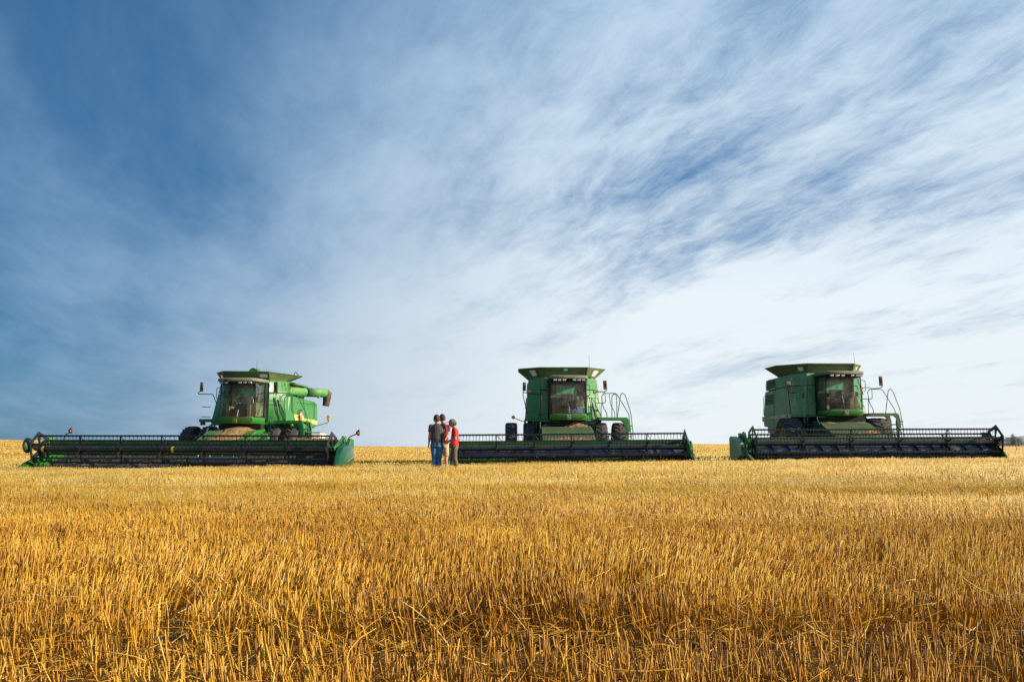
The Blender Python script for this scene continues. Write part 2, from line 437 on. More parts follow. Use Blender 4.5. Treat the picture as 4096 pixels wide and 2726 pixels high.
# ---------------------------------------------------------------- mesh builder
SPLIT = {'frame_post', 'side_stripe', 'hydraulic_hose', 'panel_seam', 'side_skirt', 'cab_seal', 'cab_pillar', 'grab_rail', 'step_rung', 'extension_rib', 'eyes', 'draper_belt', 'worn_deck'}
class MB:
    def __init__(s): s.v = []; s.f = []
    def add(s, vs, fs):
        o = len(s.v); s.v += [tuple(p) for p in vs]; s.f += [tuple(i + o for i in f) for f in fs]; return s
    def box(s, x0, x1, y0, y1, z0, z1, M=None):
        vs = [Vector((x, y, z)) for x in (x0, x1) for y in (y0, y1) for z in (z0, z1)]
        if M is not None: vs = [M @ p for p in vs]
        return s.add(vs, [(0, 1, 3, 2), (4, 6, 7, 5), (0, 4, 5, 1), (2, 3, 7, 6), (0, 2, 6, 4), (1, 5, 7, 3)])
    def beam(s, p0, p1, w, h, up=(0, 0, 1)):
        p0 = Vector(p0); p1 = Vector(p1); d = (p1 - p0).normalized(); up = Vector(up)
        if abs(d.dot(up)) > .95: up = Vector((0, 1, 0))
        a = d.cross(up).normalized(); b = a.cross(d)
        vs = [p + a * sx * w / 2 + b * sz * h / 2 for p in (p0, p1) for sx in (-1, 1) for sz in (-1, 1)]
        return s.add(vs, [(0, 1, 3, 2), (4, 6, 7, 5), (0, 4, 5, 1), (2, 3, 7, 6), (0, 2, 6, 4), (1, 5, 7, 3)])
    def prism(s, pts, axis, a, b):
        """pts: 2-D outline; axis: 'x','y','z' extruded a..b. (x: pts=(y,z); y: pts=(x,z); z: pts=(x,y))"""
        def P(p, q):
            return {'x': (q, p[0], p[1]), 'y': (p[0], q, p[1]), 'z': (p[0], p[1], q)}[axis]
        n = len(pts)
        vs = [P(p, a) for p in pts] + [P(p, b) for p in pts]
        fs = [tuple(range(n))[::-1], tuple(range(n, 2 * n))] + [(i, (i + 1) % n, n + (i + 1) % n, n + i) for i in range(n)]
        return s.add(vs, fs)
    def loft(s, loops, close=True, cap=True):
        n = len(loops[0]); vs = [p for L in loops for p in L]; fs = []
        for k in range(len(loops) - 1):
            for i in range(n if close else n - 1):
                j = (i + 1) % n
                fs.append((k * n + i, k * n + j, (k + 1) * n + j, (k + 1) * n + i))
        if cap: fs += [tuple(range(n))[::-1], tuple(range((len(loops) - 1) * n, len(loops) * n))]
        return s.add(vs, fs)
    def tube(s, pts, r, sides=8, cap=True, closed=False):
        pts = [Vector(p) for p in pts]
        if not isinstance(r, (list, tuple)): r = [r] * len(pts)
        loops = []; prev = None
        n = len(pts)
        for i, p in enumerate(pts):
            a = pts[i - 1] if (i > 0 or closed) else p; b = pts[(i + 1) % n] if (i < n - 1 or closed) else p
            d = (b - a).normalized()
            if prev is None:
                ref = Vector((0, 0, 1)) if abs(d.z) < .9 else Vector((1, 0, 0))
                e = d.cross(ref).normalized()
            else:
                e = (prev - d * prev.dot(d)).normalized()
            prev = e; g = d.cross(e)
            loops.append([p + (e * cos(2 * pi * k / sides) + g * sin(2 * pi * k / sides)) * r[i] for k in range(sides)])
        if closed: loops.append(loops[0])
        return s.loft(loops, True, cap and not closed)
    def cyl(s, p0, p1, r, sides=16, r1=None):
        return s.tube([p0, p1], [r, r if r1 is None else r1], sides)
    def lathe(s, prof, axis='x', c=(0, 0, 0), sides=32, closed=True):
        """prof: (axial, radius) list, revolved round the axis through c"""
        loops = []
        for k in range(sides):
            t = 2 * pi * k / sides; L = []
            for a, r in prof:
                L.append({'x': (c[0] + a, c[1] + r * cos(t), c[2] + r * sin(t)), 'y': (c[0] + r * cos(t), c[1] + a, c[2] + r * sin(t)), 'z': (c[0] + r * cos(t), c[1] + r * sin(t), c[2] + a)}[axis])
            loops.append(L)
        n = len(prof); vs = [p for L in loops for p in L]; fs = []
        for k in range(sides):
            k2 = (k + 1) % sides
            for i in range(n if closed else n - 1):
                j = (i + 1) % n
                fs.append((k * n + i, k * n + j, k2 * n + j, k2 * n + i))
        return s.add(vs, fs)
    def sphere(s, c, r, seg=12, rings=8, sc_=(1, 1, 1)):
        vs = []; fs = []
        for i in range(rings + 1):
            t = pi * i / rings
            for k in range(seg):
                q = 2 * pi * k / seg
                vs.append((c[0] + r * sc_[0] * sin(t) * cos(q), c[1] + r * sc_[1] * sin(t) * sin(q), c[2] + r * sc_[2] * cos(t)))
        for i in range(rings):
            for k in range(seg):
                k2 = (k + 1) % seg
                fs.append((i * seg + k, i * seg + k2, (i + 1) * seg + k2, (i + 1) * seg + k))
        return s.add(vs, fs)
    def xf(s, M, i0=0):
        for i in range(i0, len(s.v)): s.v[i] = tuple(M @ Vector(s.v[i]))
        return s
    def islands(s):
        par = list(range(len(s.v)))
        def find(a):
            while par[a] != a: par[a] = par[par[a]]; a = par[a]
            return a
        for f in s.f:
            for q in f[1:]: par[find(q)] = find(f[0])
        grp = {}
        for f in s.f: grp.setdefault(find(f[0]), []).append(f)
        out = []
        for fs in grp.values():
            ids = sorted({i for f in fs for i in f}); mp_ = {i: k for k, i in enumerate(ids)}
            m = MB(); m.v = [s.v[i] for i in ids]; m.f = [tuple(mp_[i] for i in f) for f in fs]; out.append(m)
        return out
    def build(s, name, mt, parent=None, bevel=0.0, smooth=False, ang=35, seg=2, sub=0, loc=None):
        if name in SPLIT:
            parts = s.islands()
            if len(parts) > 1: return [p.build_one(name, mt, parent, bevel, smooth, ang, seg, sub, loc) for p in parts][0]
        return s.build_one(name, mt, parent, bevel, smooth, ang, seg, sub, loc)
    def build_one(s, name, mt, parent=None, bevel=0.0, smooth=False, ang=35, seg=2, sub=0, loc=None):
        me = bpy.data.meshes.new(name); me.from_pydata(s.v, [], s.f); me.update()
        bm = bmesh.new(); bm.from_mesh(me)
        bmesh.ops.remove_doubles(bm, verts=bm.verts, dist=1e-5)
        bmesh.ops.recalc_face_normals(bm, faces=bm.faces); bm.to_mesh(me); bm.free()
        o = bpy.data.objects.new(name, me); link(o, parent)
        me.materials.append(mt)
        if loc is not None: o.location = loc
        if smooth: me.shade_smooth()
        if smooth and not sub:
            me.set_sharp_from_angle(angle=R(ang))
        if bevel > 0:
            b = o.modifiers.new('bevel', 'BEVEL'); b.width = bevel; b.segments = seg; b.limit_method = 'ANGLE'; b.angle_limit = R(30); b.harden_normals = False
            if not smooth:
                me.shade_smooth(); me.set_sharp_from_angle(angle=R(ang))
        if sub:
            q = o.modifiers.new('sub', 'SUBSURF'); q.levels = sub; q.render_levels = sub
        return o

def empty(name, loc, rz=0.0, ry=0.0):
    o = bpy.data.objects.new(name, None); link(o); o.location = loc; o.rotation_euler = (0, ry, rz); o.empty_display_size = .3
    return o

def round_poly(pts, r, n=4):
    """rounded 3-D polyline corners"""
    pts = [Vector(p) for p in pts]; out = [pts[0]]
    for i in range(1, len(pts) - 1):
        a, b, c = pts[i - 1], pts[i], pts[i + 1]
        da = (a - b); dc = (c - b); rr = min(r, da.length * .45, dc.length * .45)
        p0 = b + da.normalized() * rr; p1 = b + dc.normalized() * rr
        for k in range(n + 1):
            t = k / n; out.append((1 - t) ** 2 * p0 + 2 * t * (1 - t) * b + t * t * p1)
    out.append(pts[-1]); return out

def text_mesh(txt, size, depth, name, mt, parent, loc, rot, space=1.0, xs=1.0):
    cu = bpy.data.curves.new(name, 'FONT'); cu.body = txt; cu.size = size; cu.extrude = depth; cu.align_x = 'CENTER'; cu.align_y = 'CENTER'
    cu.space_character = space
    tmp = bpy.data.objects.new('tmp', cu); sc.collection.objects.link(tmp)
    dg = bpy.context.evaluated_depsgraph_get()
    me = bpy.data.meshes.new_from_object(tmp.evaluated_get(dg)); me.name = name
    bpy.data.objects.remove(tmp)
    o = bpy.data.objects.new(name, me); link(o, parent); o.location = loc; o.rotation_euler = rot; o.scale = (xs, 1, 1)
    me.materials.clear(); me.materials.append(mt)
    return o

# ---------------------------------------------------------------- materials of the machines
G1 = mat('green_paint_bright', (0.012, 0.20, 0.022), 0.36, coat=0.25, var=0.10, dust=0.35, dustcol=(0.20, 0.22, 0.07), streak=True)
G2 = mat('green_paint_worn', (0.038, 0.235, 0.056), 0.42, coat=0.12, var=0.12, dust=0.45, dustcol=(0.22, 0.25, 0.12), streak=True)
G3 = mat('green_paint_faded', (0.062, 0.26, 0.095), 0.5, coat=0.05, var=0.14, dust=0.75, dustcol=(0.42, 0.46, 0.29), streak=True)
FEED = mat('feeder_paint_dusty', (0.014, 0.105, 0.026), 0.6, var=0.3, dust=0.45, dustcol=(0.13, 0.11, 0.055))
GB = mat('green_paint_cab_band', (0.018, 0.205, 0.022), 0.34, coat=0.3, var=0.06, dust=0.2)
GD = mat('green_dusty_tank', (0.055, 0.115, 0.038), 0.7, var=0.2, dust=0.75, dustcol=(0.20, 0.15, 0.085))
ROOFM = mat('cab_roof_dusty', (0.12, 0.17, 0.105), 0.7, var=0.15, dust=0.65, dustcol=(0.36, 0.29, 0.18))
AUG = mat('auger_tube_green', (0.045, 0.29, 0.06), 0.45, var=0.2, dust=0.45, dustcol=(0.36, 0.34, 0.17))
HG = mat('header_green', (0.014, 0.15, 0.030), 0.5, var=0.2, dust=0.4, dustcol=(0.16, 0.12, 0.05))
BLK = mat('black_steel', (0.012, 0.014, 0.019), 0.40, var=0.3, dust=0.10, dustcol=(0.12, 0.10, 0.08))
BLK2 = mat('reel_tube_paint', (0.014, 0.018, 0.030), 0.30, var=0.3, dust=0.2, dustcol=(0.10, 0.055, 0.03), coat=0.3)
DARK = mat('dark_inside', (0.010, 0.011, 0.010), 0.8)
RUB = mat('tyre_rubber', (0.026, 0.029, 0.036), 0.7, var=0.25, dust=0.4, dustcol=(0.14, 0.115, 0.085), bump=0.3)
YEL = mat('rim_yellow', (0.75, 0.47, 0.03), 0.5, dust=0.4)
YST = mat('stripe_yellow', (0.86, 0.76, 0.16), 0.5, dust=0.2)
CRM = mat('stripe_cream', (0.62, 0.56, 0.30), 0.6, dust=0.4)
BAND = mat('reel_band_yellow', (0.80, 0.50, 0.02), 0.4)
RED = mat('extinguisher_red', (0.55, 0.06, 0.03), 0.4, dust=0.3)
WHT = mat('white_paint', (0.72, 0.70, 0.66), 0.6, dust=0.2)
AMB = mat('amber_lens', (0.85, 0.22, 0.03), 0.25, coat=0.5)
REDL = mat('red_lens', (0.16, 0.022, 0.018), 0.3, coat=0.4)
LENS = mat('lamp_glass', (0.42, 0.36, 0.33), 0.2, coat=0.8)
LITP = mat('tank_window', (0.62, 0.66, 0.62), 0.25, coat=0.4)
RUBB = mat('spout_rubber', (0.060, 0.036, 0.026), 0.65, var=0.3, dust=0.35)
STL = mat('worn_steel', (0.30, 0.33, 0.40), 0.34, metal=0.85, var=0.25, dust=0.3, dustcol=(0.22, 0.16, 0.10))
STD = mat('auger_steel_dark', (0.055, 0.062, 0.085), 0.38, metal=0.3, var=0.4, dust=0.3, dustcol=(0.12, 0.08, 0.05))
INT = mat('cab_trim_brown', (0.32, 0.22, 0.12), 0.85, var=0.2)
INTD = mat('seat_cloth', (0.13, 0.095, 0.07), 0.9, var=0.2)
PGL = mat('rear_window_green', (0.22, 0.52, 0.34), 0.25, var=0.3, vscale=5)
GOLD = mat('badge_gold', (0.80, 0.52, 0.04), 0.4)
PALE = mat('badge_pale', (0.62, 0.58, 0.48), 0.5)
MRB = mat('mirror_shell', (0.085, 0.075, 0.062), 0.6, dust=0.8, dustcol=(0.28, 0.22, 0.14))
GREYP = mat('grey_decal', (0.35, 0.36, 0.38), 0.5)
CHF = mat('chaff_brown', (0.30, 0.195, 0.105), 0.95, var=0.35, vscale=18, bump=1.0, bscale=60)

def glass_mat(name, tint, rough=0.03, refl=0.6, dirt=0.26, fk=0.8):
    m = bpy.data.materials.new(name); m.use_nodes = True; m.node_tree.nodes.clear(); t = NT(m.node_tree)
    tr = t.n('ShaderNodeBsdfTransparent'); tr.inputs[0].default_value = tint + (1,)
    gl = t.n('ShaderNodeBsdfGlossy'); gl.inputs['Roughness'].default_value = rough; gl.inputs['Color'].default_value = (refl, refl, refl, 1)
    df = t.n('ShaderNodeBsdfDiffuse'); df.inputs[0].default_value = (0.40, 0.36, 0.28, 1)
    fr = t.n('ShaderNodeFresnel'); fr.inputs[0].default_value = 1.5
    fac = t.m('MULTIPLY', fr.outputs[0], fk, clamp=True)
    m1 = t.n('ShaderNodeMixShader'); t.l(fac, m1.inputs[0]); t.l(tr.outputs[0], m1.inputs[1]); t.l(gl.outputs[0], m1.inputs[2])
    tcn = t.n('ShaderNodeTexCoord'); nz = t.noise(tcn.outputs['Object'], 4.0, 6, 0.7)
    m2 = t.n('ShaderNodeMixShader'); t.l(t.ss(nz, 0.35, 0.8, 0.02, dirt), m2.inputs[0]); t.l(m1.outputs[0], m2.inputs[1]); t.l(df.outputs[0], m2.inputs[2])
    o = t.n('ShaderNodeOutputMaterial'); t.l(m2.outputs[0], o.inputs[0])
    return m
GLS = glass_mat('cab_glass', (0.80, 0.88, 0.82), dirt=0.22)
GLS2 = glass_mat('side_glass', (0.62, 0.76, 0.66), refl=0.45, dirt=0.07, fk=0.45)
# ---------------------------------------------------------------- combine harvesters
def tyre(parent, x, y, r, w, lugs=22, rim_r=None, name='wheel', rim_name='rim', outer=1, flip=1):
    rim_r = rim_r or r * .54
    h = w / 2; m = MB()
    prof = [(-h * .80, rim_r), (-h * .98, rim_r + (r - rim_r) * .35), (-h, rim_r + (r - rim_r) * .6), (-h * .9, r - .07), (-h * .55, r - .042), (0, r - .036),
            (h * .55, r - .042), (h * .9, r - .07), (h, rim_r + (r - rim_r) * .6), (h * .98, rim_r + (r - rim_r) * .35), (h * .80, rim_r)]
    m.lathe(prof, 'x', (x, y, r), 48)
    for side in (-1, 1):
        for k in range(lugs):
            a0 = 2 * pi * (k + (.5 if side > 0 else 0)) / lugs
            prevs = []
            steps = [(0.0 * h, 0.0, r), (.45 * h, .09, r - .003), (.86 * h, .20, r - .012), (1.02 * h, .27, r - .075), (1.01 * h, .30, r - .15)]
            loops = []
            for (xx, da, rr) in steps:
                aa = a0 + flip * da * .87 / r
                wd = .042 / r if xx < .9 * h else .055 / r
                L = []
                for (dang, dr) in ((-wd, -.05), (-wd * .72, 0), (wd * .72, 0), (wd, -.05)):
                    an = aa + dang
                    L.append((x + side * xx, y + (rr + dr) * cos(an) * -1, r + (rr + dr) * sin(an)))
                loops.append(L)
            m.loft(loops, True, True)
    t = m.build(name, RUB, parent, smooth=True, ang=40)
    d = MB()
    d.lathe([(-h * .80, rim_r - .0), (-h * .86, rim_r - .02), (-h * .70, rim_r - .035), (-h * .1 * outer, rim_r - .05), (.0, rim_r * .45), (.02, .03), (.05, .03), (.05, rim_r * .45), (h * .2, rim_r - .06), (h * .7, rim_r - .035), (h * .86, rim_r - .02), (h * .80, rim_r)], 'x', (x, y, r), 32)
    d.lathe([(-.10, .02), (-.10, .13), (.10, .13), (.10, .02)], 'x', (x, y, r), 16)
    for k in range(8):
        a = 2 * pi * k / 8
        d.cyl((x - .05, y + .18 * cos(a), r + .18 * sin(a)), (x + .07, y + .18 * cos(a), r + .18 * sin(a)), .018, 6)
    d.build(rim_name, YEL, t, smooth=True, ang=35)
    return t

DEER = [(-.46, -.30), (-.30, -.22), (-.16, -.02), (-.30, .06), (-.34, .16), (-.24, .18), (-.10, .12), (.10, .10), (.16, .22), (.10, .36), (.00, .44), (.02, .50), (.14, .42), (.18, .50), (.24, .40),
        (.40, .30), (.38, .24), (.30, .22), (.28, .02), (.34, -.08), (.48, -.14), (.46, -.20), (.28, -.14), (.16, -.06), (-.02, -.08), (-.12, -.22), (-.30, -.36), (-.44, -.38)]

def badge(parent, x, y, z, s, col):
    m = MB(); pts = []
    for cx_, cz_, a0 in ((1, 1, 0), (-1, 1, 90), (-1, -1, 180), (1, -1, 270)):
        for k in range(4):
            a = R(a0 + 30 * k); pts.append((x + s * (.36 * cx_ + .14 * cos(a)), z + s * (.36 * cz_ + .14 * sin(a))))
    m.prism(pts, 'y', y, y - .012)
    b = m.build('badge', PALE if col is PALE else GOLD, parent)
    m = MB(); m.prism([((px - x) * .84 + x, (pz - z) * .84 + z) for px, pz in pts], 'y', y - .004, y - .016); pl = m.build('badge_plate', DARK, parent)
    m = MB(); m.prism([(x + p[0] * s * -.72, z + (p[1] - .05) * s * .72) for p in DEER][::-1], 'y', y - .014, y - .021); m.build('badge_emblem', col, parent)

def body_section(z):
    """outline half: (seam x, seam y), (corner x, corner y), side x, rear"""
    k = (z - 1.87) / (3.57 - 1.87)
    xc = 1.535 - .15 * k; yc = -.62 + .55 * k
    return (.93, -.86 + .08 * k), (xc, yc), xc + .0

def hull(m, z0, z1, y_rear, round_top=False, inset=0.0, y_front=None, xr=0.0):
    nz_ = 12
    zs = [z0 + (z1 - z0) * k / nz_ for k in range(nz_ + 1)] if not round_top else [z0 + (z1 - .09 - z0) * k / 8 for k in range(9)] + [z1 - .025, z1]
    loops = []
    for z in zs:
        (sx, sy), (cx_, cyy), xs = body_section(z)
        g = 0.0
        if round_top and z > z1 - .03: g = .12 if z == z1 else .05
        sx -= 0; cx_ = cx_ - inset - g; sy += inset + g * .3; cyy += inset + g * .5
        if y_front is None:
            pts = [(-sx, sy), (sx, sy), (cx_, cyy), (cx_ + xr * 0, y_rear - g * .2), (-cx_, y_rear - g * .2), (-cx_, cyy)]
        else:
            pts = [(-cx_, y_front), (cx_, y_front), (cx_ - xr, y_rear - g * .2), (-cx_ + xr, y_rear - g * .2)]
        loops.append([(p[0], p[1], z) for p in pts])
    m.loft(loops)
    return m

def combine(P):
    C = P['cab_x']; gp = P['paint']
    root = empty('combine_harvester', (P['X'], P['Y'], P['g']), R(P['th']))
    tag(root, P['label'], 'combine harvester', 'combine harvesters parked in a row')
    # ---- body
    m = MB(); hull(m, 1.87, 3.045, P['ysplit'] - .03)
    body = m.build('body', gp, root, bevel=.02, smooth=False)
    m = MB(); hull(m, 3.075, 3.575, P['yup'], True); m.build('grain_tank', gp, root, smooth=True, ang=40)
    m = MB(); hull(m, 1.90, 3.55, min(P['yup'], P['ysplit'] - .1) - .05, inset=.05); m.build('inner_frame', DARK, root)
    # front seams
    m = MB()
    for s in (-1, 1):
        for (za, zb) in ((1.9, 3.04), (3.08, 3.5)):
            pa = body_section(za)[0]; pb = body_section(zb)[0]
            m.beam((s * pa[0], pa[1] - .001, za), (s * pb[0], pb[1] - .001, zb), .014, .008, up=(0, 1, 0))
        a0 = body_section(2.72)
        m.beam((s * (a0[0][0] + .03), a0[0][1] + .005, 2.74), (s * (a0[1][0] - .02), a0[1][1] - .012, 2.74), .010, .012) if s > 0 else None
    m.build('panel_seam', DARK, body)
    # sill below the front panels
    m = MB(); m.prism([(-1.53, -.60), (-.93, -.88), (.93, -.88), (1.53, -.60), (1.53, -.5), (-1.53, -.5)], 'z', 1.80, 1.865); m.build('front_sill', gp, root, bevel=.01)
    # ---- rear hood
    yr = P['yrear']; ys = P['ysplit']
    if P['kind'] == 1:
        m = MB()
        xo = 1.50
        prof = [(-.30, 2.07), (-.05, 2.93), (ys, 2.96), (yr - .35, 2.86), (yr - .08, 2.78), (yr + .02, 2.45), (yr - .02, 1.95), (yr - .35, 1.72), (1.9, 1.66), (1.3, 1.12), (.85, 1.05), (.55, 1.62), (.1, 1.86), (-.25, 1.87)]
        loops = []
        for (xx, g) in ((-xo, .05), (-xo + .05, 0), (xo - .05, 0), (xo, .05)):
            cyv = sum(p[0] for p in prof) / len(prof); czv = sum(p[1] for p in prof) / len(prof)
            loops.append([(xx, cyv + (p[0] - cyv) * (1 - g * .6), czv + (p[1] - czv) * (1 - g)) for p in prof])
        m.loft(loops)
        hood = m.build('side_shield', gp, root, smooth=True, ang=30)
        m = MB()
        for s in (-1, 1):
            m.box(s * (xo + .001), s * (xo + .008), ys + .1, yr - .5, 2.72, 2.735)
            m.box(s * (xo + .001), s * (xo + .010), yr - .48, yr - .45, 2.15, 2.72)
        m.build('panel_seam', DARK, hood)
        m = MB()
        for s in (-1, 1):
            m.prism([(-.22, 2.10), (.45, 2.12), (.50, 2.24), (1.55, 2.20), (1.60, 2.10), (2.35, 2.08), (2.40, 1.90), (-.22, 1.93)], 'x', s * xo, s * (xo + .012))
            m.prism([(yr - .85, 2.09), (yr - .10, 2.03), (yr - .12, 1.88), (yr - .85, 1.93)], 'x', s * xo, s * (xo + .012))
        m.build('side_stripe', YST, hood)
        text_mesh('JOHN DEERE', .13, .003, 'lettering', mat('lettering_green', (0.02, 0.10, 0.03), .5), hood, (xo + .016, 1.02, 2.13), (R(90), 0, R(90)), xs=.85)
        # engine deck behind the tank
        m = MB(); m.box(-1.2, 1.1, 1.0, yr - .6, 2.9, 3.18); m.box(-.9, .8, 1.3, yr - 1.0, 3.18, 3.34)
        m.build('engine_deck', DARK, root, bevel=.03)
        m = MB(); m.prism([(.15, 3.50), (1.75, 3.44), (1.78, 3.39), (.15, 3.44)], 'x', .9, 1.62); m.build('tank_step', gp, root)
        m = MB(); hull(m, 3.075, 3.50, .62, y_front=.0); m.build('tank_side', mat('tank_side_dusty', (.16, .25, .08), .6, dust=.6, dustcol=(.40, .36, .2)), root)
    else:
        m = MB(); hull(m, 1.94, 3.02, yr, y_front=ys + .03, xr=.02); hood = m.build('rear_hood', gp, root, bevel=.03)
        m = MB(); hull(m, 3.06, 3.56, yr - .05, True, y_front=ys + .03, xr=.04); m.build('rear_hood', gp, root, smooth=True, ang=40)
        m = MB(); m.box(-1.3, 1.3, ys - .2, yr - .12, 1.97, 3.5); m.build('inner_frame', DARK, root)
        # lower skirts
        m = MB()
        for s in (-1, 1):
            m.prism([(-.50, 1.76), (.0, 1.72), (.25, 1.55), (.62, 1.48), (.80, 1.15), (ys - .05, 1.08), (ys - .05, 1.86), (-.50, 1.86)], 'x', s * 1.50, s * 1.54)
            m.prism([(ys + .04, 1.08), (ys + .85, 1.22), (ys + .9, 1.45), (yr - .12, 1.50), (yr - .10, 1.70), (yr + .12, 1.72), (yr + .16, 1.93), (ys + .04, 1.93)], 'x', s * 1.49, s * 1.53)
        sk = m.build('side_skirt', gp, root, bevel=.006)
        m = MB(); m.box(-1.4, 1.4, -.3, yr - .5, 1.0, 1.86); m.build('threshing_housing', DARK, root)
        # louvres on the rear side panels
        lm = MB(); ld = MB()
        for s in (-1, 1):
            for (z0, n, yA, yB) in ((3.14, 6, ys + .17, yr - .17), (2.44, 7, ys + .20, yr - .20)):
                for k in range(n):
                    z = z0 + k * .062
                    xs = body_section(z)[1][0]
                    ld.box(s * (xs - .01), s * (xs + .008), yA, yB, z, z + .030)
                    lm.beam((s * (xs + .008), yA - .01, z + .044), (s * (xs + .008), yB + .01, z + .044), .016, .016)
        ld.build('louvre_slot', DARK, hood); lm.build('louvre', gp, hood)
        # side stripe with lettering
        m = MB()
        for s in (-1, 1):
            xs = 1.536
            m.box(s * xs, s * (xs + .008), -.55, ys - .05, 1.785, 1.925); m.box(s * xs, s * (xs + .006), ys + .05, yr - .02, 1.80, 1.925)
        st = m.build('side_stripe', CRM, sk)
        lt = mat('lettering_dark', (0.045, 0.055, 0.03), .6)
        text_mesh(P.get('number', '9600'), .135, .002, 'lettering', lt, st, (-1.548, -.05, 1.857), (R(90), 0, R(-90)), xs=1.0)
        text_mesh('JOHN DEERE', .115, .002, 'lettering', mat('lettering_pale', (0.25, 0.24, 0.12), .6), st, (-1.546, (ys + yr) / 2 + .1, 1.862), (R(90), 0, R(-90)), xs=.95)
        # grab rail behind the hood
        m = MB()
        for s in (-1, 1):
            m.tube(round_poly([(s * 1.40, yr + .02, 2.85), (s * 1.44, yr + .12, 2.82), (s * 1.46, yr + .14, 2.0), (s * 1.44, yr + .02, 1.97)], .06), .014, 6)
        m.build('grab_rail', gp, root, smooth=True)
    # rear axle region
    m = MB(); m.box(-1.25, 1.25, 2.3, 2.55, .50, .68); m.box(-.5, .5, 1.9, 2.9, .6, 1.2)
    m.box(-1.0, 1.0, -.6, 1.6, 1.0, 1.7); m.box(-1.2, 1.2, -1.0, -.72, .70, 1.0)
    m.build('chassis', DARK, root)
    for s in (-1, 1):
        tyre(root, s * 1.38, 2.42, .53, .36, 18, name='rear_wheel')
    # ---- front wheels
    for (x, wd, r) in P['wheels']:
        tyre(root, x, -.95, r, wd, 22 if wd < .6 else 20, name='front_wheel')
    m = MB(); m.cyl((-2.2, -.95, .86), (2.2, -.95, .86), .12, 12)
    if P['kind'] != 3: m.build('front_axle', YEL, root)
    else: m2 = MB(); m2.cyl((-1.5, -.95, .88), (1.5, -.95, .88), .14, 12); m2.build('front_axle', YEL, root)
    # ---- grain tank extension
    T = P['ext']; B_ = P['extb']
    m = MB(); n = len(T)
    th = .035
    tc_ = Vector((0, .6, 0))
    Ti = [tuple(Vector(p) - (Vector((p[0], p[1] - .6, 0)).normalized() * th)) for p in T]
    Bi = [tuple(Vector(p) - (Vector((p[0], p[1] - .6, 0)).normalized() * th)) for p in B_]
    vs = list(T) + list(B_) + Ti + Bi; fs = []
    for i in range(n):
        j = (i + 1) % n
        fs += [(i, j, n + j, n + i), (2 * n + i, 3 * n + i, 3 * n + j, 2 * n + j), (i, 2 * n + i, 2 * n + j, j), (n + i, n + j, 3 * n + j, 3 * n + i)]
    m.add(vs, fs); ext = m.build('tank_extension', GD, root)
    m = MB()
    for i in range(n):
        m.cyl(T[i], T[(i + 1) % n], .017, 6)
    m.build('extension_rim', gp, ext)
    m = MB()
    for i in range(n):
        a = Vector(T[i]); b = Vector(B_[i]); o = Vector((a.x, a.y - .6, 0)).normalized() * .006
        m.beam(a + o, b + o, .02, .012)
    m.build('extension_rib', GD, ext)
    m = MB(); m.prism([(p[0] * .96, p[1] * .96) for p in B_], 'z', 3.44, 3.53); m.build('tank_neck', gp, root)
    m = MB(); m.prism([(p[0] * .95, p[1] * .95) for p in B_], 'z', 3.535, 3.60); m.build('tank_floor', CHF, root)
    for (i, j, u0, u1, v0, v1) in P['lights']:
        a, b, c_, d = Vector(T[i]), Vector(T[j]), Vector(B_[j]), Vector(B_[i])
        q = lambda u, v: (a.lerp(b, u)).lerp(d.lerp(c_, u), v)
        nrm = (b - a).cross(d - a).normalized()
        if nrm.dot(Vector((a.x + b.x, a.y + b.y - 1.2, 0))) < 0: nrm = -nrm
        pts = []
        for cu_, cv, a0 in ((1, 1, 0), (-1, 1, 90), (-1, -1, 180), (1, -1, 270)):
            for k in range(4):
                t_ = R(a0 + 30 * k); pts.append(((u0 + u1) / 2 + (u1 - u0) / 2 * (.7 * cu_ + .3 * cos(t_)), (v0 + v1) / 2 + (v1 - v0) / 2 * (.6 * cv + .4 * sin(t_))))
        L0 = [q(*p) + nrm * .004 for p in pts]; L1 = [q(*p) + nrm * .02 for p in pts]
        m = MB(); m.loft([L0, L1]); m.build('work_light', LITP, ext)
    # ---- cab
    y0 = -2.05; yb = -.84
    def cl(z, hw, yf, r=.16):
        pts = []
        for k in range(9):
            u_ = -1 + 2 * k / 8; pts.append((C + u_ * (hw - r * .3), yf - .075 * (1 - u_ * u_), z))
        return [(C - hw, yb, z), (C - hw, yf + r, z)] + pts + [(C + hw, yf + r, z), (C + hw, yb, z)]
    m = MB(); m.loft([cl(1.805, .69, y0 + .10), cl(1.84, .715, y0 + .03), cl(1.99, .72, y0 - .01), cl(2.03, .72, y0 - .01), cl(2.055, .70, y0 + .01)])
    cab = m.build('cab', GB, root, smooth=True, ang=50)
    m = MB(); m.loft([cl(2.022, .725, y0 - .018), cl(2.034, .725, y0 - .018)]); m.build('band_seam', gp, cab, smooth=True)
    badge(cab, C + .0, y0 - .085, 1.93, .155, P['badge'])
    # floor and rear wall, interior
    m = MB(); m.loft([cl(2.05, .66, y0 + .06), cl(2.075, .66, y0 + .06)]); m.box(C - .66, C - .44, -.95, -.86, 2.05, 3.4); m.box(C + .44, C + .66, -.95, -.86, 2.05, 3.4)
    m.box(C - .44, C + .44, -.95, -.86, 2.05, 2.84); m.box(C - .44, C + .44, -.95, -.86, 3.24, 3.4); m.box(C - .5, C + .5, -1.15, -.96, 2.05, 2.60)
    m.box(C + .30, C + .62, -1.75, -1.0, 2.06, 2.62); m.box(C - .62, C - .48, -1.6, -1.0, 2.06, 2.5)
    m.build('cab_lining', INT, cab, bevel=.02)
    m = MB(); m.box(C - .43, C + .43, -.93, -.90, 2.85, 3.23); m.build('rear_window', PGL, cab)
    m = MB()
    m.box(C - .26, C + .26, -1.55, -1.05, 2.35, 2.50); m.box(C - .25, C + .25, -1.17, -1.03, 2.48, 2.88)
